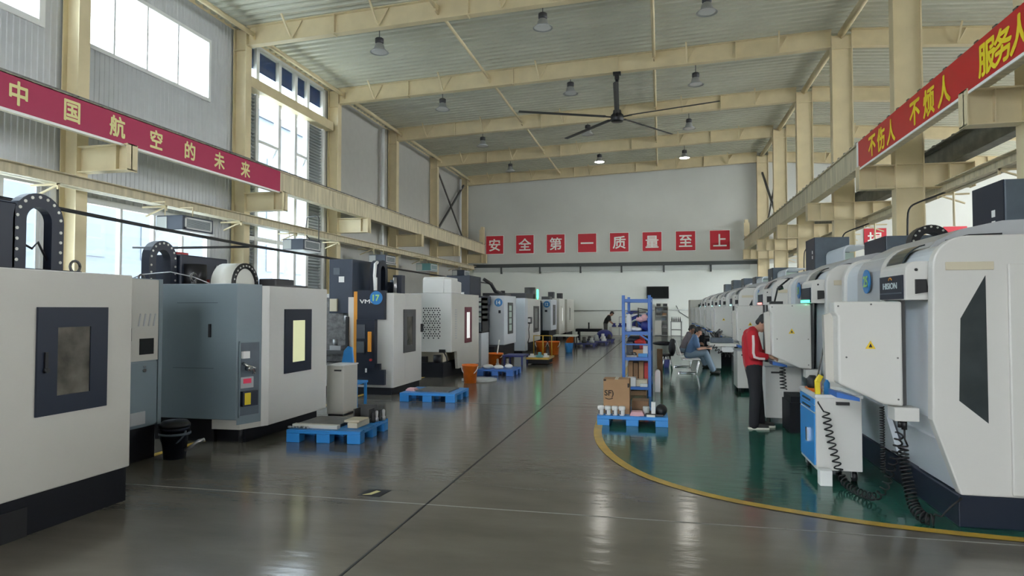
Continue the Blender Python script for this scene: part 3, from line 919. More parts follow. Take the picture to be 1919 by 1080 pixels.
# ---- machine B: blue-grey flank, white front with lit window
t = thing('machining_center', 'machine with blue-grey flank and white front with lit yellow window', 'machine', (-6.6, 8.5, 0), 'machines of the left row')
obj('enclosure', B(-8.3, -5.12, 7.9, 9.46, 0.17, 2.02), 'warm_white', t)
obj('flank_panel', MB().prism([(-6.9, 7.46), (-5.26, 7.45), (-5.26, 7.9), (-6.9, 7.9)], 'z', 0.3, 2.04), 'blue_grey', t, 0.01)
obj('flank_seam', MB().box(-6.15, -5.55, 7.446, 7.452, 1.79, 1.795).box(-6.2, -5.6, 7.446, 7.452, 0.95, 0.955), 'navy_mid', t)
obj('flank_handle', B(-5.67, -5.64, 7.43, 7.452, 1.35, 1.52), 'black', t)
obj('corner_panel', MB().prism([(-5.262, 7.455), (-5.145, 7.8), (-5.3, 7.9), (-5.5, 7.9)], 'z', 0.24, 2.035), 'blue_grey', t)
obj('lower_skirt', MB().prism([(-5.65, 7.5), (-5.262, 7.52), (-5.11, 7.9), (-5.65, 7.9)], 'z', 0.17, 0.31), 'warm_white', t)
obj('corner_strip', MB().prism([(-5.146, 7.805), (-5.1, 7.9), (-5.2, 7.9)], 'z', 0.17, 2.02), 'white_machine', t)
obj('front_panel', B(-5.14, -5.10, 7.9, 9.46, 0.17, 2.02), 'white_machine', t, 0.008)
side_window(t, -5.10, 8.26, 8.97, 0.815, 1.71, 8.46, 8.80, 0.96, 1.55, 'navy', 'lit_window')
obj('base', B(-8.2, -5.24, 7.62, 9.42, 0, 0.17), 'black_base', t)
obj('flank_base', B(-7.0, -5.66, 7.55, 8.0, 0, 0.3), 'black_base', t)
# recessed service bay on the slanted corner
cu = Vector((-5.262, 7.455, 0))
cv = Vector((-5.145, 7.8, 0)) - cu
cn = Vector((cv.y, -cv.x, 0)).normalized()
def cp(s_, z, d=0.0):
    p = cu + cv * s_ + cn * d
    return (p.x, p.y, z)
def cquad(s0, s1, z0, z1, d=0.004, e=0.012):
    a = [cp(s0, z0, d), cp(s1, z0, d), cp(s1, z1, d), cp(s0, z1, d), cp(s0, z0, e), cp(s1, z0, e), cp(s1, z1, e), cp(s0, z1, e)]
    return MB().add(a, BF)
bay = obj('service_bay', cquad(0.06, 0.9, 0.33, 1.29, 0.001, 0.006), 'slate', t)
obj('bay_edge', MB().add(cquad(0.06, 0.9, 1.28, 1.30, 0, 0.02).v, BF).add(cquad(0.06, 0.9, 0.33, 0.35, 0, 0.02).v, BF).add(cquad(0.06, 0.1, 0.33, 1.3, 0, 0.02).v, BF), 'blue_grey', bay)
obj('gauge', cquad(0.15, 0.42, 1.08, 1.17, 0.006, 0.05), 'paper', bay)
obj('valve', MB().tube([cp(0.2, 1.02, 0.01), cp(0.3, 0.98, 0.08), cp(0.55, 0.95, 0.08), cp(0.6, 0.88, 0.05)], 0.02).ring(cp(0.35, 0.95, 0.02), cp(0.35, 0.95, 0.12), 0.03), 'chrome', bay)
obj('panel_box', cquad(0.10, 0.62, 0.70, 0.84, 0.006, 0.03), 'grey_sheet', bay)
obj('red_display', cquad(0.2, 0.52, 0.76, 0.82, 0.03, 0.034), 'display_red', bay)
obj('tank', cquad(0.14, 0.75, 0.47, 0.66, 0.006, 0.06), 'navy', bay)
obj('yellow_plate', cquad(0.2, 0.44, 0.49, 0.64, 0.06, 0.066), 'yellow', bay)
for y in (7.55, 7.9):
    obj('foot', MB().ring((-5.3, y + 0.05, 0.0), (-5.3, y + 0.05, 0.2), 0.025), 'black', t)
chain(t, -7.08, -6.95, 8.13, 2.0, 2.69, 0.27, 0.14)
mh = obj('motor_housing', B(-7.4, -6.9, 8.42, 9.5, 2.0, 2.52), 'navy', t, 0.02)
obj('motor', MB().ring((-6.85, 8.65, 2.02), (-6.85, 8.65, 2.38), 0.17), 'black', mh)
obj('cable_bracket', MB().box(-6.9, -6.88, 9.25, 9.33, 2.1, 2.4).box(-6.9, -6.87, 9.2, 9.5, 2.36, 2.4), 'steel', mh)
obj('red_cap', MB().ring((-6.8, 8.85, 2.02), (-6.8, 8.85, 2.16), 0.05).box(-7.2, -7.0, 8.45, 8.7, 2.52, 2.56), 'red_item', mh)
dc = obj('tool_magazine', MB().ring((-6.55, 8.95, 2.08), (-6.2, 8.95, 2.08), 0.33, n=32), 'pale_cream', t)
obj('magazine_ring', MB().lathe((-6.2, 8.95, 2.08), [(0.331, 0.0), (0.331, 0.02), (0.25, 0.02), (0.25, 0.0)], 32, 'x', cap=False), 'black', dc)
rv = MB()
for i in range(24):
    a = 2 * PI * i / 24
    rv.ring((-6.19, 8.95 + 0.29 * math.cos(a), 2.08 + 0.29 * math.sin(a)), (-6.172, 8.95 + 0.29 * math.cos(a), 2.08 + 0.29 * math.sin(a)), 0.014, n=6)
tag(obj('magazine_bolts', rv, 'rivet', dc), kind='stuff')
obj('spindle_cover', B(-6.2, -5.9, 9.3, 9.85, 2.05, 2.19), 'black', t, 0.02)
obj('roof_box', B(-6.0, -5.4, 9.0, 9.4, 2.02, 2.07), 'dark_grey', t)
eye_bolt(t, -5.95, 7.5, 2.04, 0.055)
eye_bolt(t, -6.75, 7.5, 2.04, 0.05)
obj('sling_wire', MB().tube([(-6.95, 7.5, 2.1), (-6.75, 7.5, 2.17), (-6.3, 7.5, 2.2), (-5.95, 7.5, 2.13), (-5.7, 7.5, 2.04)], 0.008, 5), 'steel', t)

# ---- machine C: number 17, orange trim, open bay
t = thing('machining_center', 'machine number 17 with dark control column, orange strip and open work bay', 'machine', (-6.5, 13, 0), 'machines of the left row')
obj('enclosure', MB().box(-8.0, -5.2, 12.95, 13.93, 0.14, 2.03).box(-5.62, -5.2, 12.35, 12.95, 0.14, 2.03), 'white_machine', t, 0.012)
obj('front_apron', B(-7.9, -5.6, 12.37, 12.95, 0.14, 0.55), 'white_machine', t)
obj('door_post', B(-6.22, -5.92, 12.42, 12.9, 0.55, 1.95), 'white_machine', t)
obj('left_wall', B(-7.95, -7.5, 12.4, 12.95, 0.55, 2.0), 'white_machine', t)
obj('bay_lining', MB().box(-7.5, -6.2, 12.90, 12.96, 0.55, 1.95).box(-7.5, -6.2, 12.5, 12.9, 0.55, 0.60), 'steel_dark', t)
obj('work_table', B(-7.2, -6.3, 12.5, 12.88, 0.78, 0.86), 'dark_grey', t)
obj('fixture', MB().box(-6.7, -6.45, 12.55, 12.75, 0.86, 0.95).ring((-6.6, 12.6, 0.95), (-6.6, 12.6, 1.08), 0.05), 'steel', t)
obj('door_edge', B(-6.26, -6.2, 12.38, 12.42, 0.9, 1.55), 'black', t)
hd = obj('spindle_column', B(-6.72, -6.2, 12.55, 13.5, 1.62, 2.74), 'navy_mid', t, 0.01)
obj('rating_plate', B(-6.5, -6.38, 12.54, 12.552, 2.26, 2.38), 'paper', hd)
obj('sight_plate', B(-6.62, -6.48, 12.54, 12.552, 2.42, 2.56), 'slate', hd)
obj('spindle', MB().ring((-6.42, 12.75, 1.4), (-6.42, 12.75, 1.65), 0.07), 'steel', hd)
obj('switch_box', B(-6.68, -6.52, 12.5, 12.555, 1.66, 1.92), 'beige_plate', hd)
chain(t, -6.05, -5.85, 13.3, 1.95, 2.76, 0.24, 0.12, rivets=False)
obj('hose_bundle', MB().tube([(-5.8, 12.8, 2.02), (-5.8, 12.75, 2.4), (-5.85, 12.9, 2.65), (-5.9, 13.1, 2.7)], 0.035).tube([(-5.68, 12.55, 2.0), (-5.68, 12.55, 2.35)], 0.03), 'paper', t)
obj('orange_strip', MB().box(-6.04, -5.945, 12.30, 12.40, 0.46, 2.06), 'orange', t)
cc = obj('control_column', MB().box(-5.945, -5.36, 12.26, 12.40, 1.5, 2.08).box(-5.94, -5.55, 12.22, 12.40, 0.55, 1.5).box(-5.945, -5.46, 12.262, 12.40, 0.5, 0.62).box(-5.945, -5.36, 12.264, 12.40, 0.2, 0.5), 'navy', t)
obj('screen', B(-5.93, -5.75, 12.205, 12.222, 1.12, 1.40), 'screen_grey', cc)
obj('keypad', B(-5.92, -5.76, 12.19, 12.222, 0.84, 1.06), 'slate', cc)
obj('orange_handle', B(-5.68, -5.61, 12.17, 12.222, 0.86, 1.26), 'orange', cc, 0.01)
obj('emergency_knob', MB().ring((-5.62, 12.222, 0.7), (-5.62, 12.18, 0.7), 0.025), 'red_item', cc)
obj('key_tag', B(-5.74, -5.71, 12.20, 12.222, 0.45, 0.53), 'paper', cc)
text('lettering', 'VMC', 0.11, (-5.72, 12.258, 1.86), (1, 0, 0), 'char_white', cc, sx=1.5)
badge(t, -5.535, 12.258, 1.93, 0.135, '17', tm='badge_green')
side_window(t, -5.2, 12.85, 13.52, 0.80, 1.70, 13.02, 13.33, 0.95, 1.55, 'dark_grey', 'dirty_glass')
obj('door_handle', B(-5.2, -5.16, 13.86, 13.93, 1.2, 1.38), 'black', t)
obj('base', B(-7.9, -5.24, 12.35, 13.9, 0, 0.14), 'black_base', t)
obj('roof_motor', MB().ring((-6.3, 13.55, 2.03), (-6.3, 13.55, 2.46), 0.16).ring((-5.9, 13.7, 2.03), (-5.9, 13.7, 2.3), 0.13).box(-5.75, -5.55, 13.6, 13.8, 2.03, 2.45), 'navy', t)
obj('roof_fitting', MB().ring((-5.68, 13.55, 2.03), (-5.68, 13.55, 2.4), 0.04).tube([(-6.0, 13.5, 2.2), (-6.05, 13.45, 2.3), (-5.95, 13.45, 2.32)], 0.02), 'steel', t)

# ---- machine D: white with perforated vent and maroon window
t = thing('machining_center', 'white machine with perforated vent panel and maroon-framed bright window', 'machine', (-6.4, 17, 0), 'machines of the left row')
obj('enclosure', MB().box(-7.6, -5.2, 15.9, 18.35, 0.62, 2.1), 'white_machine', t, 0.015)
obj('front_panel', B(-5.2, -5.13, 15.8, 18.4, 0.62, 2.1), 'warm_white', t, 0.01)
obj('front_skirt', MB().prism([(16.4, 0.17), (18.4, 0.17), (18.4, 0.63), (16.3, 0.63)], 'x', -5.2, -5.13), 'warm_white', t)
vp = obj('vent_panel', B(-7.0, -5.1, 15.72, 15.8, 0.63, 2.1), 'white_machine', t, 0.01)
ho = MB()
for r in range(15):
    for c in range(7):
        if (c % 2 == 0) or r % 3:
            ho.ring((-5.82 + c * 0.066 + (0.033 if r % 2 else 0), 15.722, 0.98 + r * 0.053), (-5.82 + c * 0.066 + (0.033 if r % 2 else 0), 15.715, 0.98 + r * 0.053), 0.019, n=6)
tag(obj('vent_holes', ho, 'black', vp), kind='stuff')
obj('cable_gland', B(-5.4, -5.24, 15.68, 15.72, 0.62, 0.70), 'black', vp)
obj('top_hood', MB().prism([(15.75, 2.1), (15.75, 2.47), (15.85, 2.52), (16.9, 2.52), (16.95, 2.1)], 'x', -5.86, -5.3).prism([(15.75, 2.1), (15.75, 2.46), (16.6, 2.40), (16.6, 2.1)], 'x', -5.3, -5.1), 'white_machine', t, 0.02)
sl_ = MB()
for r in range(13):
    sl_.box(-5.13, -5.125, 16.15, 16.3, 0.95 + r * 0.06, 0.98 + r * 0.06)
obj('side_slots', sl_, 'grey_sheet', t)
side_window(t, -5.13, 16.98, 17.62, 0.80, 1.76, 17.13, 17.46, 0.92, 1.62, 'maroon', 'bright_window')
obj('base', B(-7.6, -5.3, 15.7, 18.3, 0, 0.36), 'black_base', t)
obj('base_frame', B(-7.4, -5.4, 16.0, 18.2, 0.36, 0.62), 'beige_plate', t)
obj('pump', MB().ring((-5.5, 15.85, 0.36), (-5.5, 15.85, 0.55), 0.1).box(-6.1, -5.8, 15.8, 16.0, 0.36, 0.5), 'black', t)
obj('drain_hose', MB().tube([(-5.3, 15.75, 0.63), (-5.22, 15.74, 0.5), (-5.2, 15.75, 0.36)], 0.015), 'black', t)
obj('roof_motor', MB().ring((-6.7, 15.9, 2.1), (-6.7, 15.9, 2.45), 0.1), 'navy', t)

# ---- machine E: number 14
t = thing('machining_center', 'machine number 14 with grey slatted window and black base', 'machine', (-6.3, 21.5, 0), 'machines of the left row')
obj('enclosure', B(-5.62, -5.1, 21.44, 23.26, 0.5, 2.15), 'cool_white', t, 0.015)
obj('rear_body', B(-8.0, -5.62, 21.2, 23.2, 0.3, 2.0), 'navy', t)
obj('base', MB().box(-8.0, -5.16, 20.3, 23.2, 0, 0.5), 'black_base', t)
cc = obj('control_column', B(-5.95, -5.60, 21.0, 21.3, 0.4, 2.1), 'black', t)
obj('screen', B(-5.9, -5.68, 20.98, 21.0, 1.5, 1.8), 'screen_grey', cc)
obj('notice', B(-5.88, -5.74, 20.98, 21.0, 1.22, 1.42), 'paper', cc)
obj('handwheel', MB().ring((-5.8, 20.98, 0.85), (-5.8, 20.9, 0.85), 0.06), 'chrome', cc)
hd = obj('spindle_column', B(-6.75, -5.95, 20.3, 21.6, 1.95, 2.78), 'navy', t, 0.02)
obj('rating_plate', B(-6.3, -6.15, 20.285, 20.302, 2.1, 2.24), 'paper', hd)
obj('cross_rail', B(-6.6, -5.5, 20.9, 21.2, 1.85, 2.12), 'navy', t)
obj('door_rail', MB().bar((-6.6, 20.88, 1.98), (-5.55, 20.88, 1.98), 0.04), 'steel', t)
obj('orange_cap', B(-6.05, -5.92, 20.6, 20.85, 1.82, 2.15), 'orange', t)
hs = MB()
obj('hose_bundle', MB().tube([(-5.8, 21.4, 2.7), (-5.6, 21.6, 2.55), (-5.5, 21.8, 2.3), (-5.4, 22.2, 2.24)], 0.06), 'black', t)
sw = side_window(t, -5.1, 21.95, 22.7, 0.85, 1.92, 22.1, 22.55, 0.95, 1.82, 'dark_grey', 'pale_green')
obj('window_bars', MB().box(-5.1, -5.08, 22.1, 22.55, 1.16, 1.2).box(-5.1, -5.08, 22.1, 22.55, 1.38, 1.42).box(-5.1, -5.08, 22.1, 22.55, 1.6, 1.64), 'dark_grey', sw)
badge(t, -5.3, 21.438, 1.92, 0.14, '14')
obj('maker_plate', B(-5.3, -5.22, 21.43, 21.44, 1.56, 1.66), 'navy', t)
obj('roof_rail', MB().box(-6.0, -5.2, 22.0, 22.9, 2.15, 2.25).ring((-5.5, 22.9, 2.15), (-5.5, 22.9, 2.35), 0.08), 'black', t)

# ---- tall slatted tool rack and narrow cabinet in front of machine 14
t = thing('tool_cabinet', 'narrow pale cabinet with dark slatted rack standing before machine 14', 'cabinet', (-5.3, 19.0, 0))
obj('body', B(-5.5, -5.15, 18.75, 19.6, 0, 1.0), 'cool_white', t, 0.01)
obj('work_top', B(-5.52, -5.13, 18.73, 19.62, 1.0, 1.04), 'black', t)
obj('blue_box', B(-5.45, -5.2, 18.8, 19.3, 1.04, 1.3), 'slate', t)
obj('rack_post', MB().box(-5.5, -5.46, 18.9, 19.5, 1.04, 2.05).box(-5.2, -5.16, 18.9, 19.5, 1.04, 2.05), 'black', t)
for i in range(5):
    obj('rack_shelf', B(-5.5, -5.16, 18.9, 19.5, 1.34 + i * 0.155, 1.42 + i * 0.155), 'pale_green' if i % 2 else 'ledge', t)

# ---- machine F: pale cabinet front with hanging pendant
t = thing('machining_center', 'pale machine with tall side cabinet and hand pendant, between machines 14 and 12', 'machine', (-6.3, 27, 0), 'machines of the left row')
obj('side_cabinet', B(-5.55, -5.12, 25.0, 25.5, 0.08, 2.12), 'cool_white', t, 0.01)
obj('enclosure', B(-8.0, -5.2, 25.5, 28.7, 0.35, 2.12), 'white_machine', t, 0.015)
obj('base', B(-8.0, -5.3, 25.3, 28.6, 0, 0.35), 'black_base', t)
side_window(t, -5.2, 27.1, 28.35, 0.72, 1.82, 27.35, 28.1, 0.82, 1.72, 'dark_grey', 'dark_glass')
pe = obj('hand_pendant', B(-5.1, -4.98, 25.4, 25.75, 1.12, 1.38), 'dark_grey', t, 0.02)
obj('pendant_face', B(-5.09, -4.99, 25.385, 25.402, 1.18, 1.33), 'paper', pe)
obj('pendant_cord', MB().tube([(-5.05, 25.5, 1.12), (-5.08, 25.5, 0.9), (-5.06, 25.5, 0.6), (-5.12, 25.5, 0.36)], 0.015), 'black', pe)
obj('roof_rail', MB().box(-6.2, -5.3, 26.0, 27.6, 2.12, 2.34), 'black', t)
obj('roof_motor', MB().ring((-5.5, 27.9, 2.12), (-5.5, 27.9, 2.62), 0.24), 'dark_grey', t)
obj('signal_tower', MB().ring((-5.3, 28.6, 2.12), (-5.3, 28.6, 2.2), 0.03).ring((-5.3, 28.6, 2.2), (-5.3, 28.6, 2.55), 0.04), 'led_green', t)

# ---- machine G: number 12, and pale machines at the far end
t = thing('machining_center', 'machine number 12 with pale body on a black base', 'machine', (-6.2, 32.5, 0), 'machines of the left row')
obj('enclosure', B(-5.62, -5.2, 31.6, 33.4, 0.66, 2.15), 'cool_white', t, 0.015)
obj('rear_body', B(-8.0, -5.62, 31.4, 33.4, 0.4, 2.0), 'navy', t)
obj('base', B(-8.0, -5.25, 31.3, 33.4, 0, 0.66), 'black_base', t)
obj('control_column', B(-5.85, -5.64, 31.1, 31.5, 0.5, 2.1), 'black', t)
side_window(t, -5.2, 32.2, 32.9, 0.9, 1.9, 32.35, 32.75, 1.0, 1.8, 'dark_grey', 'dark_glass')
badge(t, -5.41, 31.598, 1.92, 0.16, '12')
obj('maker_plate', B(-5.5, -5.38, 31.59, 31.6, 1.55, 1.65), 'navy', t)
obj('roof_rail', B(-5.7, -5.3, 31.8, 32.6, 2.15, 2.3), 'dark_grey', t)
for i, (y0, y1, lab) in enumerate(((34.6, 36.6, 'cream machine with bright window strip beyond machine 12'), (37.6, 40.6, 'last pale machine of the left row, near the far wall'))):
    t = thing('machining_center', lab, 'machine', (-6.4, y0 + 1, 0), 'machines of the left row')
    obj('enclosure', B(-8.0, -5.25, y0, y1, 0.35, 2.25), 'pale_cream', t, 0.02)
    obj('base', B(-8.0, -5.35, y0 + 0.05, y1 - 0.05, 0, 0.35), 'black_base', t)
    side_window(t, -5.25, y0 + 0.7, y0 + 1.4, 0.9, 1.85, y0 + 0.85, y0 + 1.25, 1.05, 1.75, 'pale_cream', 'bright_window' if i == 0 else 'dark_glass')
    obj('front_door', B(-6.6, -5.4, y0 - 0.03, y0, 0.5, 2.1), 'warm_white', t)
    obj('roof_motor', MB().box(-5.9, -5.6, y0 + 0.3, y0 + 0.7, 2.25, 2.6), 'black', t)

# ================================================================ RIGHT ROW OF MACHINES
PROF = [(2.29, 0.25), (2.10, 0.83), (2.12, 1.96)] + arc(2.37, 2.05, 0.25, 180, 90, 8) + [(4.4, 2.31), (4.4, 0.25)]
def off_prof(d):
    return [(2.29 + d, 0.25), (2.10 + d, 0.83), (2.12 + d, 1.96)] + arc(2.37, 2.05, 0.25 - d, 180, 90, 8) + [(4.4, 2.31 - d), (4.4, 0.25)]
def wrap(d, i0, i1, y0, y1, th=0.006):
    """thin sheet hugging the front profile, proud by d"""
    o_ = off_prof(-d)[i0:i1 + 1]
    i_ = off_prof(-d + th)[i0:i1 + 1]
    return MB().prism(o_ + i_[::-1], 'y', y0, y1)

def right_machine(y0, label):
    t = thing('machining_center', label, 'machine', (3.2, y0, 0), 'machines of the right row')
    Y = lambda v: y0 + v
    obj('base', B(2.27, 4.4, Y(0.0), Y(2.75), 0, 0.25), 'navy', t, 0.01)
    obj('body', MB().prism(off_prof(0.035), 'y', Y(0.1), Y(2.65)), 'cool_white', t)
    sp = obj('side_panel', MB().prism(PROF, 'y', Y(0.0), Y(0.11)), 'white_machine', t, 0.012)
    obj('side_panel', MB().prism(PROF, 'y', Y(2.63), Y(2.75)), 'white_machine', t, 0.012)
    obj('side_glass', MB().prism([(2.31, 1.64), (2.49, 1.98), (2.49, 0.82), (2.29, 0.99)], 'y', Y(-0.006), Y(0.002)), 'dark_glass', sp)
    obj('name_plate', B(2.21, 2.55, Y(-0.01), Y(0.002), 2.025, 2.09), 'beige_plate', sp, 0.004)
    sd = obj('service_door', B(2.64, 3.6, Y(-0.025), Y(0.002), 0.27, 2.07), 'white_machine', sp, 0.01)
    obj('door_plate', B(2.75, 3.4, Y(-0.032), Y(-0.024), 0.9, 1.93), 'beige_plate', sd)
    obj('front_door', wrap(-0.005, 1, 7, Y(1.2), Y(2.1)), 'grey_sheet', t)
    obj('door_glass', wrap(0.004, 1, 10, Y(0.72), Y(1.14), 0.012), 'dark_glass', t)
    obj('door_rim', MB().add(wrap(0.012, 1, 10, Y(1.14), Y(1.26), 0.03).v, wrap(0.012, 1, 10, Y(1.14), Y(1.26), 0.03).f), 'white_machine', t)
    obj('lower_panel', MB().prism([(2.30, 0.26), (2.17, 0.66), (2.2, 0.68), (2.34, 0.26)], 'y', Y(0.12), Y(0.9)), 'cool_white', t)
    obj('chip_door', MB().prism([(2.22, 0.30), (2.09, 0.80), (2.13, 0.80), (2.28, 0.30)], 'y', Y(1.2), Y(2.5)), 'cool_white', t)
    obj('roof_vent', MB().prism([(2.42, 2.303), (2.66, 2.31), (2.66, 2.325), (2.42, 2.318)], 'y', Y(0.1), Y(0.55)), 'black', t)
    obj('roof_cover', MB().prism([(2.30, 2.2), (2.42, 2.33), (2.62, 2.43), (2.95, 2.50), (3.6, 2.52), (3.6, 2.28), (2.4, 2.28)], 'y', Y(0.75), Y(2.5)), 'grey_sheet', t)
    # arm housing with display
    ah = obj('arm_housing', MB().prism([(1.97, 1.79), (1.97, 2.03)] + arc(2.05, 2.03, 0.08, 180, 90, 5)[1:] + [(2.2, 2.11), (2.2, 1.79)], 'y', Y(0.15), Y(0.8)), 'white_machine', t, 0.006)
    obj('display', B(1.955, 1.972, Y(0.19), Y(0.76), 1.80, 2.0), 'navy', ah)
    obj('display_bar', B(1.95, 1.957, Y(0.2), Y(0.74), 1.845, 1.855), 'slate', ah)
    obj('knob', MB().ring((2.05, Y(0.15), 2.04), (2.05, Y(0.14), 2.04), 0.012), 'black', ah)
    obj('socket_cover', MB().prism([(2.04, 1.84), (2.04, 1.96), (2.12, 1.96), (2.135, 1.855)], 'y', Y(0.125), Y(0.152)), 'black', ah)
    # swung-out control pendant seen from behind
    pb = obj('control_pendant', MB().prism([(1.46, 1.78), (1.99, 1.78), (1.99, 0.89), (1.84, 0.905), (1.485, 1.07), (1.485, 1.65), (1.46, 1.68)], 'y', Y(0.30), Y(0.50)), 'white_machine', t, 0.02, 3)
    obj('operator_panel', MB().prism([(1.41, 1.66), (1.49, 1.69), (1.49, 1.07), (1.42, 1.09)], 'y', Y(0.46), Y(0.54)), 'warm_white', pb)
    obj('operator_screen', B(1.52, 1.92, Y(0.5), Y(0.508), 1.3, 1.7), 'screen', pb)
    obj('warning_triangle', MB().prism([(1.70, 1.375), (1.78, 1.375), (1.74, 1.445)], 'y', Y(0.296), Y(0.301)), 'warn_yellow', pb)
    obj('warning_mark', MB().prism([(1.725, 1.388), (1.755, 1.388), (1.74, 1.422)], 'y', Y(0.2945), Y(0.297)), 'black', pb)
    sc = MB()
    for (x, z) in ((1.49, 1.74), (1.95, 1.3), (1.55, 1.3), (1.95, 0.95), (1.75, 1.755)):
        sc.ring((x, Y(0.3), z), (x, Y(0.296), z), 0.008, n=8)
    tag(obj('screws', sc, 'steel_dark', pb), kind='stuff')
    obj('hinge_post', B(1.993, 2.025, Y(0.34), Y(0.42), 0.9, 1.80), 'dark_grey', t)
    cb = obj('connector_block', B(1.90, 2.09, Y(0.24), Y(0.42), 0.775, 0.89), 'white_machine', t, 0.008)
    obj('socket', MB().ring((1.99, Y(0.3), 0.70), (1.99, Y(0.3), 0.78), 0.022).ring((1.95, Y(0.28), 0.72), (1.95, Y(0.28), 0.78), 0.018), 'black', cb)
    obj('keyboard_tray', MB().prism([(1.53, 0.97), (1.72, 0.92), (1.72, 0.89), (1.53, 0.92)], 'y', Y(0.56), Y(0.86)), 'rack_blue', t)
    return t

def column_cover(t, x, ya, yb, z, hood=None):
    cc = obj('column_cover', B(x, x + 0.7, ya, yb, 2.25, z), 'slate', t, 0.01)
    obj('cover_front', B(x - 0.01, x + 0.002, ya + 0.01, yb, 2.25, z), 'navy', cc)
    obj('cover_marks', MB().box(x - 0.014, x - 0.009, ya + 0.18, ya + 0.25, z - 0.35, z - 0.28).box(x - 0.014, x - 0.009, ya + 0.18, ya + 0.25, z - 0.46, z - 0.39), 'char_white', cc)
    if hood:
        hx, h0, h1, hz = hood
        pts = [(hx, 2.28), (hx, hz - 0.12)] + arc(hx + 0.12, hz - 0.12, 0.12, 180, 90, 5)[1:] + [(hx + 0.55, hz), (hx + 0.55, hz - 0.03), (hx + 0.13, hz - 0.03)] + arc(hx + 0.13, hz - 0.13, 0.1, 90, 180, 4)[1:] + [(hx + 0.03, 2.28)]
        hd = obj('splash_hood', MB().prism(pts, 'y', h0, h1), 'cool_white', t)
        obj('hood_lining', MB().box(hx + 0.04, hx + 0.54, h1 - 0.06, h1 - 0.04, 2.28, hz - 0.05), 'pale_green', hd)

RY = [5.9, 9.40, 13.75, 19.55, 23.25, 26.75, 30.85, 34.85]
rlab = ['white machine filling the right edge, with slanted dark side window', 'white machine numbered 25 on the right, next to the nearest one', 'white machine with green status strip behind the red-jacketed worker',
        'white machine just beyond the worker in red, on the right', 'white right-row machine beside the seated worker in blue', 'white right-row machine, third from the far end', 'white right-row machine, second from the far end', 'white right-row machine at the far end']
rm = [right_machine(RY[0], rlab[0])]
for k in range(1, 8):
    rm.append(dup(rm[0], (3.2, RY[k], 0), rlab[k]))
for k in range(1, 8):
    a, b = (0.40, 1.0) if k == 1 else (1.3, 2.5)
    obj('step_box', MB().box(1.72, 2.25, RY[k] + a, RY[k] + b, 0.0, 0.42).box(1.74, 1.95, RY[k] + a + 0.02, RY[k] + b - 0.02, 0.42, 0.5), 'black_base', rm[k])
column_cover(rm[0], 3.32, 7.42, 8.1, 3.0)
obj('cover_logo', B(3.305, 3.312, 7.5, 7.58, 2.4, 2.56), 'red_item', rm[0])
column_cover(rm[1], 3.27, 10.8, 11.85, 2.80)
chain(rm[1], 9.65, 9.85, 3.46, 2.3, 2.82, 0.24, 0.14, 'black', 'y')
column_cover(rm[2], 3.3, 15.6, 16.5, 3.28, (3.5, 14.1, 15.5, 2.97))
column_cover(rm[3], 3.3, 21.2, 22.1, 2.95, (3.4, 19.8, 21.1, 2.85))
column_cover(rm[4], 3.3, 24.9, 25.8, 2.85, (3.3, 23.5, 24.8, 2.8))
column_cover(rm[5], 3.3, 28.4, 29.3, 2.95, (3.3, 27.0, 28.3, 2.7))
column_cover(rm[6], 3.3, 32.5, 33.4, 3.05)
column_cover(rm[7], 3.3, 36.5, 37.4, 3.0)
for k, txt in ((0, '25'), (1, '24'), (2, '23')):
    badge(rm[k], 2.10, RY[k] + 1.66, 2.0, 0.125, txt, 'x', tm='badge_green')
for k, y in enumerate(RY):
    a = [None, 'led_green', 'led_red', 'led_cyan', 'led_cyan', 'led_cyan', 'led_cyan', 'led_cyan'][k]
    if a:
        obj('status_strip', MB().box(1.948, 1.957, y + 0.2, y + 0.76, 1.80, 1.835), a, rm[k])
    else:
        text('lettering', 'HISION', 0.075, (1.955, y + 0.47, 1.915), (0, -1, 0), 'badge_white', rm[k], sx=1.5)
        obj('emblem', MB().sheet(arc(-(y + 0.47), 1.96, 0.035, 20, 160, 6), 'x', 1.954, 1.955), 'orange', rm[k]) if False else None
        pts = [(1.953, y + 0.47 + 0.04 * math.cos(math.radians(q)), 1.955 + 0.03 * math.sin(math.radians(q))) for q in range(20, 161, 20)]
        obj('emblem', MB().tube(pts, 0.005, 5), 'orange', rm[k])
# cabinet closing the row at the far end
t = thing('machining_center', 'tall pale machine with dark upright window behind the seated workers', 'machine', (1.9, 38.5, 0), 'machines of the right row')
obj('enclosure', B(1.55, 3.2, 38.0, 40.0, 0.2, 2.2), 'pale_cream', t, 0.02)
obj('base', B(1.6, 3.2, 38.05, 40.0, 0, 0.2), 'navy', t)
obj('window', B(2.0, 2.25, 37.98, 38.0, 1.0, 1.95), 'dark_glass', t)

# ================================================================ THINGS ON THE FLOOR
def pallet(x, y, rz, lab, w=1.0, d=1.0, h=0.16, m='pallet_blue'):
    t = thing('pallet', lab, 'pallet', (x, y, 0), 'plastic pallets', rz)
    dk = MB()
    dk.box(-w / 2, w / 2, -d / 2, d / 2, h - 0.045, h - 0.012)
    obj('deck', dk, m, t, 0.006, local=True)
    for i in range(9):
        a = -d / 2 + i * d / 9
        obj('deck_slat', B(-w / 2, w / 2, a + 0.008, a + d / 9 - 0.008, h - 0.014, h), m, t, local=True)
    for i in (-1, 0, 1):
        for j in (-1, 0, 1):
            obj('foot', B(i * (w / 2 - 0.09) - 0.09, i * (w / 2 - 0.09) + 0.09, j * (d / 2 - 0.08) - 0.08, j * (d / 2 - 0.08) + 0.08, 0, h - 0.045), m, t, 0.008, local=True)
    return t

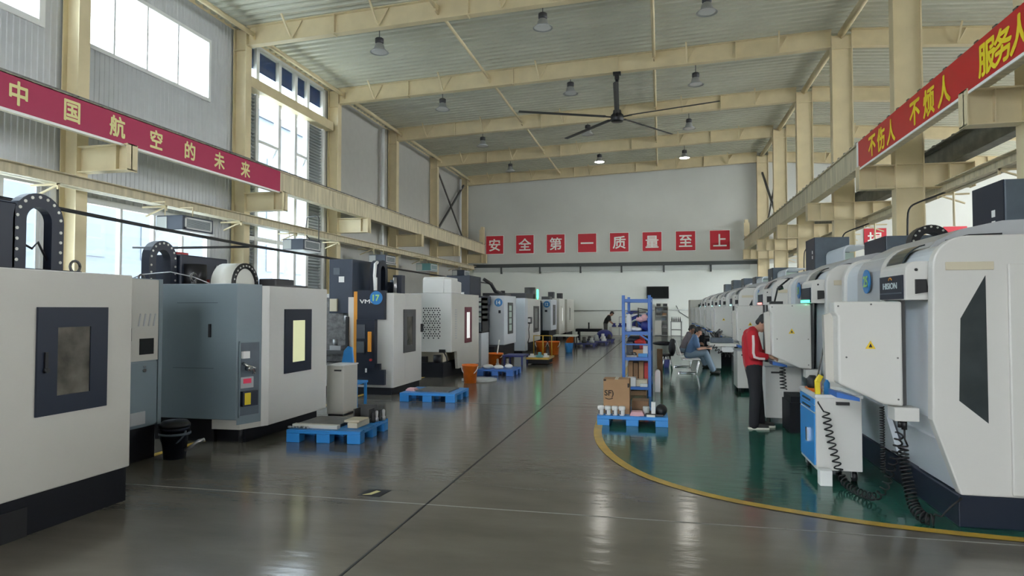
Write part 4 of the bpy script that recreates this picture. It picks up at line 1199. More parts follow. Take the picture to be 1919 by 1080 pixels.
pallet(-4.26, 8.28, 0.07, 'blue pallet loaded with steel parts beside the blue-grey machine', 1.0, 1.05)
P1 = 0.161
one('steel_rail', B(-4.72, -4.08, 7.86, 7.95, P1, P1 + 0.05), 'pale_cream', 'long pale steel rail along the front of the loaded pallet', 'steel part', bevel=0.004)
one('steel_plate', B(-4.72, -4.12, 8.0, 8.6, P1, P1 + 0.04), 'steel_dark', 'wide dark steel plate lying behind the rail', 'steel part', bevel=0.004)
one('fixture_block', MB().box(-4.0, -3.86, 7.98, 8.36, P1, P1 + 0.07).box(-4.06, -3.84, 8.0, 8.3, P1 + 0.07, P1 + 0.1), 'beige_plate', 'beige steel block on the right front of the loaded pallet', 'steel part', bevel=0.01)
one('angle_plate', MB().box(-4.15, -3.88, 8.42, 8.64, P1, P1 + 0.05).box(-4.15, -3.88, 8.60, 8.64, P1, P1 + 0.22).box(-4.13, -4.11, 8.42, 8.62, P1, P1 + 0.18).box(-3.92, -3.9, 8.42, 8.62, P1, P1 + 0.18), 'dark_grey', 'dark angle plate standing on the loaded pallet', 'steel part')
for i in range(4):
    one('tool_holder', MB().lathe((-3.86 + 0.02 * i, 8.47 + i * 0.07, P1), [(0.03, 0), (0.03, 0.05), (0.018, 0.06), (0.024, 0.13), (0.012, 0.15)], 10), 'steel' if i % 2 else 'black', 'small tool holder standing at the right rear of the loaded pallet', 'tool holder', 'tool holders on the loaded pallet')
for i in range(6):
    one('bolt', MB().ring((-4.75 + i * 0.05, 7.82, P1 + 0.015), (-4.71 + i * 0.05, 7.81, P1 + 0.02), 0.014, n=8), 'steel', 'small loose bolt lying along the front edge of the loaded pallet', 'bolt', 'bolts on the loaded pallet')

pallet(-4.22, 12.05, 0.03, 'blue pallet with a dark sheet in front of machine 17', 1.06, 1.0)
one('rubber_mat', B(-4.5, -3.85, 11.75, 12.4, 0.161, 0.185), 'steel_dark', 'dark flat sheet on the pallet before machine 17', 'mat')
one('paper_stack', MB().box(-4.72, -4.54, 11.8, 12.0, 0.161, 0.19).box(-4.7, -4.56, 11.82, 11.98, 0.19, 0.21), 'pink', 'pinkish paper pad on the left of the pallet before machine 17', 'paper')
pallet(-4.15, 16.9, 0.0, 'blue pallet with white wrapped parts behind the orange bucket', 0.95, 1.0, m='rack_blue')
for i, (x, y, s) in enumerate(((-4.4, 16.7, 0.3), (-4.1, 16.6, 0.26), (-3.9, 16.9, 0.22))):
    one('wrapped_part', MB().ball((x, y, 0.16 + 0.05), (s / 2, s / 2, 0.06), 8), 'paper', ['large', 'middle', 'small'][i] + ' white wrapped part on the pallet behind the orange bucket', 'wrapped part', 'white wrapped parts')
for i, (x, y) in enumerate(((-4.25, 17.1), (-4.0, 17.2))):
    one('shaft', MB().lathe((x, y, 0.161), [(0.05, 0), (0.05, 0.1), (0.03, 0.1), (0.03, 0.22), (0.01, 0.22)], 12), 'steel', 'steel shaft standing on the right of the pallet with white parts' if i else 'steel shaft standing in the middle of the pallet with white parts', 'shaft')
t = thing('steel_plate', 'white round-edged plate on the floor by the orange bucket', 'plate', (-4.3, 15.0, 0))
obj('plate', MB().ring((-4.25, 15.3, 0), (-4.25, 15.3, 0.03), 0.42, n=28), 'ledge', t)
obj('rim', MB().lathe((-4.25, 15.3, 0.03), [(0.42, 0), (0.42, 0.015), (0.38, 0.015), (0.38, 0.0)], 28, cap=False), 'grey_sheet', t)

def bucket(x, y, h, r, m, lab, name='bucket', tilt=0.0, handle='paper'):
    t = thing(name, lab, 'bucket', (x, y, 0), 'buckets')
    t.rotation_euler = (tilt, 0, 0)
    p = [(r * 0.78, 0), (r * 0.98, h * 0.9), (r * 1.06, h * 0.9), (r * 1.06, h), (r * 0.97, h), (r * 0.76, 0.02), (0.003, 0.02)]
    obj('pail', MB().lathe((0, 0, 0), p, 22), m, t, local=True)
    pts = [(r * 1.08 * math.cos(a), -r * 0.9 * math.sin(a) * 0.6 - 0.02, h * 0.9 - h * 0.45 * math.sin(a)) for a in [PI * i / 10 for i in range(11)]]
    obj('handle', MB().tube(pts, 0.012, 6), handle, t, local=True)
    return t
bucket(-4.32, 14.75, 0.43, 0.18, 'bucket_orange', 'orange bucket nearest the camera, in the middle of the left row')
b = bucket(-5.06, 19.93, 0.34, 0.27, 'bucket_orange', 'wide orange bucket with a white stick, before machine 14')
one('stick', MB().ring((-5.0, 19.9, 0.04), (-4.88, 19.85, 0.75), 0.02), 'paper', 'white stick standing in the wide orange bucket', 'stick')
bucket(-4.38, 24.4, 0.5, 0.21, 'bucket_orange', 'left one of two orange buckets beside the pallet stand')
bucket(-3.92, 24.5, 0.5, 0.21, 'bucket_orange', 'right one of two orange buckets beside the pallet stand')
bucket(-4.1, 31.2, 0.45, 0.24, 'bucket_orange', 'orange bucket tipped over near machine 12', tilt=1.2)
b = bucket(-5.47, 6.62, 0.36, 0.15, 'navy', 'black bucket with clamped lid between the first two left machines', handle='slate')
obj('lid', MB().lathe((0, 0, 0), [(0.165, 0.36), (0.165, 0.39), (0.13, 0.43), (0.003, 0.44)], 22), 'black', b, local=True)
obj('clamp_ring', MB().lathe((0, 0, 0), [(0.165, 0.27), (0.172, 0.275), (0.172, 0.295), (0.165, 0.30)], 22, cap=False), 'slate', b, local=True)
obj('hose_nozzle', MB().tube([(0.14, 0, 0.1), (0.22, 0.0, 0.14), (0.3, 0.02, 0.2), (0.36, 0.04, 0.22)], [0.02, 0.022, 0.024, 0.02], 8), 'steel', b, local=True)

# side cabinet by machine B
t = thing('side_cabinet', 'low pale grey cabinet at the end of the blue-grey machine', 'cabinet', (-5.1, 10.05, 0))
obj('body', B(-5.28, -4.98, 9.8, 10.3, 0.02, 0.79), 'warm_white', t, 0.01)
obj('lid', B(-5.29, -4.97, 9.79, 10.31, 0.79, 0.81), 'white_machine', t)
obj('handle', B(-5.14, -5.02, 9.785, 9.80, 0.71, 0.735), 'black', t)
obj('plinth', B(-5.26, -5.0, 9.82, 10.28, 0, 0.03), 'black_base', t)
t = thing('plastic_chair', 'bright blue plastic chair behind the low grey cabinet', 'chair', (-5.2, 10.75, 0))
obj('backrest', MB().prism([(-5.40, 0.45), (-5.30, 1.0), (-5.22, 1.08), (-5.14, 1.05), (-5.08, 0.45)], 'y', 10.42, 10.46), 'bright_blue', t, 0.01)
obj('seat', B(-5.42, -5.04, 10.42, 10.85, 0.42, 0.46), 'bright_blue', t, 0.01)
for x in (-5.4, -5.1):
    for y in (10.44, 10.8):
        obj('leg', B(x, x + 0.04, y, y + 0.04, 0, 0.42), 'bright_blue', t)

# low stand and cart between machines 14 and F
t = thing('work_stand', 'dark blue low stand beside machine 14', 'stand', (-4.4, 20.0, 0))
obj('top', B(-4.75, -4.1, 19.7, 20.6, 0.24, 0.29), 'deep_blue', t)
for x in (-4.72, -4.17):
    for y in (19.73, 20.53):
        obj('leg', B(x, x + 0.05, y, y + 0.05, 0, 0.24), 'deep_blue', t)
t = thing('parts_trolley', 'dark trolley with yellow rail and small white parts beyond machine 14', 'trolley', (-3.85, 20.4, 0))
obj('deck', B(-4.05, -3.35, 19.9, 21.0, 0.16, 0.22), 'yellow_paint', t)
obj('skirt', B(-4.0, -3.4, 19.95, 20.95, 0.03, 0.16), 'black_base', t)
obj('rail', MB().tube([(-4.0, 20.9, 0.22), (-4.0, 20.9, 0.85), (-3.42, 20.9, 0.85), (-3.42, 20.9, 0.22)], 0.02), 'yellow_paint', t)
obj('rail_post', MB().ring((-3.7, 20.9, 0.2), (-3.7, 20.9, 0.85), 0.02), 'yellow_paint', t)
for i, (x, y, h, m, lab) in enumerate(((-3.9, 20.1, 0.1, 'paper', 'flat white part at the left of the yellow-railed trolley'), (-3.65, 20.05, 0.16, 'teal', 'teal part on the yellow-railed trolley'), (-3.48, 20.1, 0.12, 'paper', 'white part at the right of the yellow-railed trolley'))):
    one('machined_part', MB().lathe((x, y, 0.221), [(0.12, 0), (0.12, h * 0.4), (0.06, h * 0.5), (0.06, h), (0.003, h)], 12), m, lab, 'machined part')
# clutter further along
one('blue_bin', MB().lathe((-3.55, 25.9, 0), [(0.13, 0), (0.17, 0.36), (0.15, 0.36), (0.12, 0.02), (0.003, 0.02)], 4), 'bright_blue', 'small blue bin right of the two orange buckets', 'bin')
t = thing('work_table', 'low table with a white sheet beyond the two orange buckets', 'table', (-4.2, 29, 0))
obj('top', B(-4.6, -3.6, 28.4, 29.4, 0.5, 0.56), 'paper', t, 0.01)
for x in (-4.55, -3.7):
    for y in (28.45, 29.3):
        obj('leg', B(x, x + 0.05, y, y + 0.05, 0, 0.5), 'black', t)
for i, (x, y) in enumerate(((-3.4, 30.2), (-3.0, 32.0), (-2.9, 34.2))):
    t = thing('parts_pallet', ['dark pallet of bright parts beyond the low white table', 'dark pallet of small machined parts, middle of the far left aisle', 'last dark pallet of parts in the far left aisle'][i], 'pallet', (x, y, 0), 'far pallets')
    obj('deck', B(x - 0.55, x + 0.55, y - 0.5, y + 0.5, 0.1, 0.16), 'deep_blue', t)
    for dx in (-0.5, -0.05, 0.4):
        obj('runner', B(x + dx, x + dx + 0.1, y - 0.5, y + 0.5, 0, 0.1), 'deep_blue', t)
    for j in range(3):
        px_ = x - 0.35 + 0.33 * j
        one('machined_part', MB().lathe((px_, y - 0.3 + 0.1 * j, 0.161), [(0.12, 0), (0.13, 0.1), (0.08, 0.12), (0.08, 0.22 + 0.05 * (j % 2)), (0.003, 0.24)], 10), ['paper', 'dark_grey', 'ledge'][(i + j) % 3], '%s machined part on the %s of the three far pallets' % (['white', 'dark', 'pale grey'][(i + j) % 3], ['nearest', 'middle', 'farthest'][i]), 'machined part', 'machined parts on far pallet %d' % (i + 1))
one('equipment_bench', MB().box(-4.6, -3.2, 36.2, 36.9, 0.45, 0.6).box(-4.5, -4.4, 36.3, 36.8, 0, 0.45).box(-3.4, -3.3, 36.3, 36.8, 0, 0.45).ring((-3.9, 36.5, 0.6), (-3.9, 36.5, 0.95), 0.04), 'black_base', 'low black bench near the far wall on the left', 'bench')
one('waste_bag', MB().ball((-2.95, 35.4, 0.3), (0.42, 0.35, 0.3), 10), 'deep_blue', 'dark blue bulging bag near the far left bench', 'bag')

# floor sticker
t = thing('floor_sticker', 'small dark floor sticker with a pale arrow near the long floor joint', 'sticker', (-2.62, 5.79, 0))
obj('film', MB().prism([(-2.74, 5.68), (-2.52, 5.68), (-2.50, 5.90), (-2.72, 5.90)], 'z', 0.0005, 0.003), 'black_base', t)
obj('arrow', MB().prism([(-2.70, 5.70), (-2.62, 5.72), (-2.58, 5.84), (-2.63, 5.86), (-2.66, 5.76)], 'z', 0.003, 0.004), 'char_pale', t)

# ---- near pallet in the green zone
pallet(-0.435, 10.35, 0.02, 'blue pallet with a brown carton standing in the green zone', 1.02, 1.0, 0.14)
pz = 0.141
t = thing('carton', 'brown carton printed SF on the blue pallet', 'carton', (-0.66, 10.2, pz))
obj('box', B(-0.86, -0.47, 10.06, 10.36, pz, 0.66), 'carton', t, 0.006)
obj('tape', B(-0.69, -0.64, 10.055, 10.365, 0.655, 0.663), 'beige_plate', t)
obj('torn_edge', MB().box(-0.855, -0.82, 10.05, 10.06, 0.63, 0.655).box(-0.5, -0.475, 10.05, 10.06, 0.54, 0.6), 'carton_print', t)
text('lettering', 'SF)', 0.115, (-0.775, 10.06, 0.44), (1, 0, 0), 'carton_print', t, bold=0.02, sx=1.0)
pts = [(-0.83 + 0.11 * i / 6, 10.057, 0.375 - 0.016 * math.sin(PI * i / 6)) for i in range(7)]
obj('swoosh', MB().tube(pts, 0.006, 5), 'carton_print', t)
for i in range(4):
    x = -0.885 + 0.103 * i
    t = thing('jar', ['first white lidded jar from the left on the carton pallet', 'second white lidded jar on the carton pallet', 'third white lidded jar on the carton pallet', 'fourth white lidded jar, next to the pink tray'][i], 'jar', (x, 9.93, pz), 'white jars on the carton pallet')
    obj('cup', MB().lathe((x, 9.93, pz), [(0.034, 0), (0.04, 0.01), (0.04, 0.085), (0.034, 0.09)], 16), 'paper', t)
    obj('lid', MB().lathe((x, 9.93, pz), [(0.047, 0.088), (0.05, 0.092), (0.05, 0.125), (0.044, 0.135), (0.003, 0.137)], 16), 'paper', t)
    obj('label', B(x - 0.035, x - 0.015, 9.885, 9.895, pz + 0.02, pz + 0.075), 'dark_grey', t)
t = thing('tray', 'pink paper tray right of the jars', 'tray', (-0.36, 9.98, pz))
obj('tray_floor', MB().prism([(-0.47, pz), (-0.25, pz), (-0.28, pz + 0.06), (-0.44, pz + 0.06)], 'y', 9.92, 10.1), 'pink', t, 0.008)
obj('tab', B(-0.4, -0.32, 9.905, 9.92, pz, pz + 0.045), 'pink', t)
one('brown_part', B(-0.46, -0.2, 10.38, 10.7, pz, pz + 0.16), 'carton_dark', 'dark brown box behind the pink tray', 'box', bevel=0.01)
one('steel_cup', MB().lathe((-0.23, 10.1, pz), [(0.05, 0), (0.05, 0.11), (0.045, 0.12), (0.003, 0.12)], 14), 'ledge', 'pale grey tub behind the pink tray', 'tub')
one('white_box', B(-0.155, -0.095, 10.0, 10.06, pz, pz + 0.2), 'paper', 'small upright white box on the carton pallet', 'box', bevel=0.003)
one('white_block', B(-0.22, -0.1, 9.87, 9.93, pz, pz + 0.025), 'paper', 'flat white block at the front edge of the carton pallet', 'block')
one('black_bag', MB().ball((-0.01, 10.1, pz + 0.075), (0.085, 0.16, 0.085), 10), 'black', 'black bag at the right end of the carton pallet', 'bag')
one('black_tray', B(-0.24, 0.02, 9.94, 10.3, pz, pz + 0.03), 'black', 'flat black tray under the small white box', 'tray', bevel=0.005)

# ---- blue rack
RX0, RX1, RYa, RYb = -0.76, -0.2, 13.2, 15.5
t = thing('storage_rack', 'tall blue steel rack crowded with parts in the green zone', 'rack', (-0.48, 14.35, 0))
for x in (RX0, RX1 - 0.06):
    for y in (RYa, RYb - 0.06):
        obj('post', B(x, x + 0.06, y, y + 0.06, 0, 1.98), 'rack_blue', t, 0.006)
for z in (0.16, 0.74, 1.24):
    obj('shelf', B(RX0 + 0.05, RX1 - 0.05, RYa + 0.03, RYb - 0.03, z, z + 0.025), 'rack_blue', t)
for z in (0.13, 0.7, 1.2, 1.85):
    for y in (RYa + 0.01, RYb - 0.05):
        obj('cross_beam', B(RX0 + 0.05, RX1 - 0.05, y, y + 0.04, z, z + 0.055), 'rack_blue', t)
    for x in (RX0 + 0.01, RX1 - 0.05):
        obj('long_beam', B(x, x + 0.04, RYa + 0.05, RYb - 0.05, z, z + 0.06), 'rack_blue', t)
obj('mid_beam', B(RX0 + 0.05, RX1 - 0.05, RYa + 0.01, RYa + 0.05, 1.0, 1.03), 'rack_blue', t)
obj('brace', MB().bar((RX0 + 0.3, RYa + 0.02, 1.24), (RX1 - 0.05, RYa + 0.02, 1.1), 0.03).bar((RX0 + 0.05, RYa + 0.6, 1.62), (RX1 - 0.05, RYa + 0.6, 1.62), 0.07, 0.03), 'rack_blue', t)
def bx(name, x0, x1, y0, y1, z, h, m, lab, cat='box', bev=0.008):
    return one(name, B(x0, x1, y0, y1, z, z + h), m, lab, cat, 'things on the blue rack', bev)
z = 1.266
one('white_bag', MB().lathe((-0.63, 13.4, z), [(0.05, 0), (0.055, 0.06), (0.05, 0.26), (0.035, 0.33), (0.003, 0.35)], 10), 'paper', 'white bag standing at the left of the top rack shelf', 'bag', 'things on the blue rack')
one('dark_pot', MB().lathe((-0.56, 13.75, z), [(0.05, 0), (0.05, 0.1), (0.04, 0.12), (0.10, 0.34), (0.12, 0.40), (0.003, 0.38)], 10), 'deep_blue', 'dark blue funnel on the top rack shelf', 'funnel', 'things on the blue rack')
def coil(name, c, r, m, lab, n=5, tr=0.018, sq=0.6):
    pts = [(c[0] + r * math.cos(a), c[1] + 0.05 * math.sin(a * 0.31) + 0.02 * i / 4, c[2] + r * sq * (1 + math.sin(a))) for i, a in enumerate([2 * PI * n * k / 60 for k in range(61)])]
    return one(name, MB().tube(pts, tr, 6), m, lab, 'hose', 'things on the blue rack')
coil('hose_coil', (-0.46, 13.5, z + 0.02), 0.14, 'pale_green', 'pale green hose coil on the top rack shelf', 4, 0.02, 0.75)
coil('hose_coil', (-0.38, 13.6, z + 0.02), 0.12, 'dark_grey', 'dark hose coil on the top rack shelf', 3, 0.016, 0.9)
one('cloth_bundle', MB().ball((-0.33, 13.42, z + 0.27), (0.07, 0.1, 0.07), 8).ball((-0.4, 13.45, z + 0.24), (0.1, 0.1, 0.06), 8), 'pink', 'pink rag lying on the heaped top shelf', 'rag', 'things on the blue rack')
one('cloth_bundle', MB().ball((-0.31, 13.45, z + 0.11), (0.09, 0.14, 0.11), 8).ball((-0.36, 13.6, z + 0.13), (0.1, 0.12, 0.13), 8), 'deep_blue', 'navy overalls heaped at the right of the top shelf', 'clothes', 'things on the blue rack')
one('cloth_bundle', MB().ball((-0.47, 13.42, z + 0.04), (0.1, 0.1, 0.04), 8).ball((-0.55, 13.5, z + 0.05), (0.08, 0.12, 0.05), 8), 'paper', 'white cloth at the front of the top shelf', 'cloth', 'things on the blue rack')
one('handle_tool', MB().tube([(-0.45, 13.4, z + 0.2), (-0.45, 13.4, z + 0.46), (-0.25, 13.42, z + 0.42)], 0.012).bar((-0.55, 13.45, z + 0.36), (-0.3, 13.45, z + 0.38), 0.03), 'black', 'black bent-handled tool sticking up from the top shelf', 'tool', 'things on the blue rack')
bx('parts_box', -0.68, -0.55, 13.3, 13.7, 0.766, 0.3, 'navy', 'navy box at the left of the middle rack shelf')
bx('parts_box', -0.44, -0.34, 13.75, 14.0, 0.766, 0.42, 'red_item', 'dark red box standing behind on the middle rack shelf')
bx('parts_box', -0.55, -0.36, 13.3, 13.6, 0.766, 0.14, 'carton', 'brown box on the middle rack shelf')
bx('parts_box', -0.36, -0.27, 13.32, 13.6, 0.766, 0.22, 'paper', 'white box at the right of the middle rack shelf')
bx('part_tray', -0.45, -0.27, 13.22, 13.34, 0.766, 0.07, 'bright_blue', 'bright blue tray at the front of the middle rack shelf', 'tray')
one('clamp_part', MB().box(-0.68, -0.48, 13.22, 13.32, 0.766, 0.80).ring((-0.6, 13.27, 0.8), (-0.6, 13.27, 0.86), 0.03).ball((-0.52, 13.28, 0.82), 0.04, 7), 'steel_dark', 'dark clamp part at the front left of the middle shelf', 'part', 'things on the blue rack')
for i in range(4):
    bx('upright_carton', -0.66 + i * 0.105, -0.57 + i * 0.105, 13.6, 13.95, 0.186, 0.46 - 0.02 * (i % 2), ['carton', 'carton_dark', 'carton', 'red_item'][i], ['leftmost brown carton upright on the bottom shelf', 'second brown carton upright on the bottom shelf', 'third brown carton upright on the bottom shelf', 'red box upright at the right of the bottom shelf'][i])
bx('white_carton', -0.66, -0.5, 13.25, 13.5, 0.186, 0.17, 'paper', 'white carton at the left front of the bottom shelf')
bx('flat_parcel', -0.5, -0.28, 13.3, 13.55, 0.186, 0.13, 'beige_plate', 'yellowish parcel in the middle of the bottom shelf')
bx('white_parcel', -0.42, -0.27, 13.22, 13.3, 0.186, 0.06, 'paper', 'thin white parcel at the right front of the bottom shelf')
bx('floor_box', -0.66, -0.3, 13.35, 13.8, 0.0, 0.1, 'carton_dark', 'flat brown box on the floor under the rack')
for (x0, x1, y0, y1, z0, h, m, lab) in ((-0.70, -0.26, 14.3, 15.3, 1.266, 0.34, 'deep_blue', 'navy bundle at the back of the top rack shelf'), (-0.70, -0.26, 14.2, 15.3, 0.766, 0.34, 'navy', 'dark crate at the back of the middle rack shelf'), (-0.70, -0.26, 14.2, 15.3, 0.186, 0.4, 'navy', 'dark crate at the back of the bottom rack shelf')):
    bx('storage_crate', x0, x1, y0, y1, z0, h, m, lab, 'crate', 0.02)
coil('hose_coil', (-0.50, 13.95, z + 0.05), 0.15, 'teal', 'teal hose coil behind the pale green one', 4, 0.022, 0.85)
coil('hose_coil', (-0.36, 13.36, z + 0.12), 0.10, 'rack_blue', 'blue hose coil at the right of the top rack shelf', 3, 0.014, 0.9)
one('white_pipe', MB().tube([(-0.6, 13.45, z + 0.3), (-0.45, 13.5, z + 0.36), (-0.3, 13.5, z + 0.33)], 0.025), 'paper', 'white pipe lying across the heap on the top shelf', 'pipe', 'things on the blue rack')
one('red_cloth', MB().ball((-0.44, 13.4, 1.06), (0.09, 0.1, 0.06), 8).ball((-0.36, 13.45, 1.04), (0.06, 0.1, 0.05), 8).box(-0.5, -0.3, 13.35, 13.5, 0.995, 1.02), 'red_item', 'dark red cloth resting on the middle shelf boxes', 'cloth', 'things on the blue rack')
# right of the rack
one('tall_board', B(-0.10, 0.02, 14.7, 14.85, 0, 0.84), 'carton_dark', 'tall brown cardboard leaning beside the rack', 'cardboard', bevel=0.005)
one('jerry_can', MB().prism([(-0.14, 0.0), (-0.03, 0.0), (-0.03, 0.42), (-0.06, 0.46), (-0.11, 0.46), (-0.14, 0.42)], 'y', 13.9, 14.1), 'paper', 'white plastic can at the foot of the rack', 'can', bevel=0.015)
t = thing('blue_crate', 'small deep blue crate with white rag on the green floor', 'crate', (0.1, 19.8, 0))
obj('tub', MB().prism([(-0.02, 0.0), (0.2, 0.0), (0.23, 0.24), (-0.05, 0.24)], 'y', 19.65, 19.95), 'deep_blue', t, 0.01)
obj('rag', MB().ball((0.07, 19.8, 0.26), (0.09, 0.09, 0.06), 8), 'paper', t)

# ---- tool cart with coiled cables beside the nearest right machine
CX0, CX1, CY0, CY1 = 1.50, 1.92, 7.15, 7.9
t = thing('tool_cart', 'white tool cart with blue doors on castors beside the nearest right machine', 'cart', (1.71, 7.52, 0))
obj('body', B(CX0, CX1, CY0, CY1, 0.11, 0.83), 'white_machine', t, 0.006)
obj('top_rim', MB().box(CX0 - 0.01, CX1 + 0.01, CY0 - 0.01, CY0 + 0.02, 0.83, 0.86).box(CX0 - 0.01, CX1 + 0.01, CY1 - 0.02, CY1 + 0.01, 0.83, 0.86).box(CX0 - 0.01, CX0 + 0.02, CY0, CY1, 0.83, 0.86).box(CX1 - 0.02, CX1 + 0.01, CY0, CY1, 0.83, 0.86), 'white_frame', t)
for i in range(2):
    d = obj('drawer', B(CX0 - 0.012, CX0, CY0 + 0.04, CY1 - 0.04, 0.68 + 0.07 * i, 0.74 + 0.07 * i), 'bright_blue', t)
    obj('drawer_pull', B(CX0 - 0.022, CX0 - 0.012, CY0 + 0.2, CY1 - 0.2, 0.70 + 0.07 * i, 0.715 + 0.07 * i), 'black', d)
d = obj('door', B(CX0 - 0.012, CX0, CY0 + 0.04, CY1 - 0.04, 0.15, 0.66), 'bright_blue', t)
obj('door_handle', B(CX0 - 0.03, CX0 - 0.012, CY0 + 0.3, CY0 + 0.36, 0.34, 0.48), 'chrome', d)
obj('push_handle', MB().bar((1.68, CY0 - 0.03, 0.78), (1.80, CY0 - 0.03, 0.78), 0.03).box(1.69, 1.71, CY0 - 0.03, CY0, 0.77, 0.79), 'black', t)
for x in (CX0 + 0.06, CX1 - 0.06):
    for y in (CY0 + 0.08, CY1 - 0.08):
        w_ = obj('castor', MB().ring((x - 0.02, y, 0.05), (x + 0.02, y, 0.05), 0.05, n=16), 'black', t)
        obj('castor_fork', MB().box(x - 0.03, x - 0.022, y - 0.02, y + 0.02, 0.04, 0.11).box(x + 0.022, x + 0.03, y - 0.02, y + 0.02, 0.04, 0.11).box(x - 0.03, x + 0.03, y - 0.03, y + 0.03, 0.1, 0.112), 'steel', w_)
one('small_white_box', B(1.49, 1.60, 6.96, 7.08, 0, 0.15), 'paper', 'small white box on the floor under the tool cart', 'box', bevel=0.004)
t = thing('air_gun', 'yellow air gun with long thin nozzle on the tool cart', 'air gun', (1.53, 7.22, 0.83))
obj('grip', MB().bar((1.53, 7.2, 0.84), (1.525, 7.2, 1.0), 0.05, 0.04).bar((1.525, 7.2, 0.98), (1.56, 7.2, 1.05), 0.05), 'yellow', t, 0.008)
obj('nozzle', MB().ring((1.53, 7.2, 1.03), (1.595, 7.2, 1.36), 0.008), 'steel_dark', t)
obj('tip', MB().ring((1.597, 7.2, 1.34), (1.603, 7.2, 1.37), 0.013), 'black', t)
one('orange_tray', B(1.53, 1.66, 7.6, 7.82, 0.831, 0.87), 'bucket_orange', 'orange tray at the back of the tool cart top', 'tray', bevel=0.006)
one('black_bottle', MB().lathe((1.58, 7.68, 0.871), [(0.05, 0), (0.055, 0.02), (0.055, 0.1), (0.03, 0.13), (0.003, 0.13)], 14), 'black', 'stubby black bottle standing in the orange tray', 'bottle')
one('blue_spray', MB().lathe((1.66, 7.4, 0.831), [(0.03, 0), (0.03, 0.12), (0.015, 0.14), (0.015, 0.18), (0.003, 0.18)], 12), 'bright_blue', 'blue spray bottle on the tool cart', 'bottle')
one('pink_bottle', MB().lathe((1.60, 7.45, 0.831), [(0.02, 0), (0.02, 0.14), (0.01, 0.16), (0.003, 0.2)], 10), 'pink', 'thin pink bottle on the tool cart', 'bottle')

def helix(path, turns, r0, r1, n=14):
    P_ = [Vector(p) for p in smooth_path([tuple(p) for p in path], 2)]
    L = [0]
    for a, b in zip(P_, P_[1:]):
        L.append(L[-1] + (b - a).length)
    out = []
    N = int(turns * n)
    for k in range(N + 1):
        s_ = L[-1] * k / N
        i = max(j for j in range(len(L)) if L[j] <= s_ + 1e-9)
        i = min(i, len(P_) - 2)
        f_ = (s_ - L[i]) / max(1e-6, L[i + 1] - L[i])
        p = P_[i].lerp(P_[i + 1], f_)
        d = (P_[i + 1] - P_[i]).normalized()
        a = d.cross(Vector((0.3, 1, 0.2))).normalized()
        b = d.cross(a)
        r = r0 + (r1 - r0) * k / N
        t_ = 2 * PI * k / n
        q = p + (a * math.cos(t_) + b * math.sin(t_)) * r
        q.z = max(q.z, 0.009)
        out.append(q)
    return out
one('coiled_cable', MB().tube([(1.53, 7.19, 0.86), (1.52, 7.15, 0.78), (1.56, 7.1, 0.70)] + [tuple(p) for p in helix([(1.58, 7.1, 0.68), (1.60, 7.08, 0.5), (1.64, 7.06, 0.3), (1.68, 7.03, 0.12), (1.70, 6.9, 0.04), (1.76, 6.62, 0.035), (1.84, 6.45, 0.05), (1.90, 6.4, 0.16), (1.93, 6.36, 0.32), (1.96, 6.3, 0.5), (1.97, 6.25, 0.66)], 30, 0.036, 0.03)], 0.0075, 5), 'rubber',
    'black coiled cable from the tool cart to the machine connector', 'cable')
one('coiled_cable', MB().tube([(1.99, 6.2, 0.72), (1.99, 6.19, 0.62)] + [tuple(p) for p in helix([(1.98, 6.2, 0.56), (1.97, 6.16, 0.42), (1.985, 6.1, 0.25), (1.99, 6.02, 0.1), (2.02, 5.9, 0.05), (2.10, 5.88, 0.05)], 22, 0.034, 0.045)] + [(2.14, 5.88, 0.08), (2.2, 5.87, 0.16), (2.28, 5.86, 0.24)], 0.008, 5), 'rubber',
    'black coiled cable hanging to the floor beside the nearest right machine', 'cable')
one('coiled_cable', MB().tube([tuple(p) for p in helix([(1.88, 6.4, 0.86), (1.88, 6.4, 0.5), (1.885, 6.42, 0.28)], 26, 0.016, 0.016)], 0.006, 5), 'rubber', 'tight black coiled cable hanging under the nearest control pendant', 'cable')
one('coiled_cable', MB().tube([tuple(p) for p in helix([(1.60, 9.6, 0.93), (1.60, 9.6, 0.8), (1.61, 9.6, 0.62)], 7, 0.035, 0.04)], 0.008, 5), 'rubber', 'black coiled cable under the second control pendant', 'cable')

# lamp-like clip on the second pendant, work cart behind the worker in red, bench cart further on
t = thing('inspection_lamp', 'black jointed lamp on top of the second control pendant', 'lamp', (1.55, 9.9, 1.78))
obj('foot', B(1.5, 1.66, 9.86, 10.0, 1.78, 1.82), 'black', t)
obj('arm', MB().tube([(1.56, 9.92, 1.82), (1.6, 9.92, 2.0), (1.64, 9.92, 2.04), (1.76, 9.92, 2.14)], 0.012), 'black', t)
obj('head', MB().ring((1.61, 9.92, 2.0), (1.67, 9.92, 2.02), 0.03), 'black', t)
for i, (y, lab) in enumerate(((10.45, 'white cabinet cart standing behind the worker in red'), (14.2, 'white cart partly hidden beyond the worker in red'))):
    t = thing('tool_cart', lab, 'cart', (1.75, y + 0.3, 0))
    obj('body', B(1.5, 2.0, y, y + 0.7, 0.1, 0.85), 'white_machine', t, 0.006)
    obj('top_pad', B(1.49, 2.01, y - 0.01, y + 0.71, 0.85, 0.87), 'grey_sheet', t)
    obj('pull', B(1.58, 1.75, y - 0.02, y, 0.76, 0.785), 'black', t)
    for x in (1.55, 1.95):
        for yy in (y + 0.08, y + 0.6):
            obj('castor', MB().ring((x - 0.02, yy, 0.05), (x + 0.02, yy, 0.05), 0.05, n=12), 'black', t)
t = thing('work_bench', 'pale work bench with coiled cable in front of the seated worker', 'bench', (1.5, 18.92, 0))
obj('bench_top', B(1.25, 2.0, 18.52, 19.52, 0.70, 0.78), 'white_machine', t, 0.008)
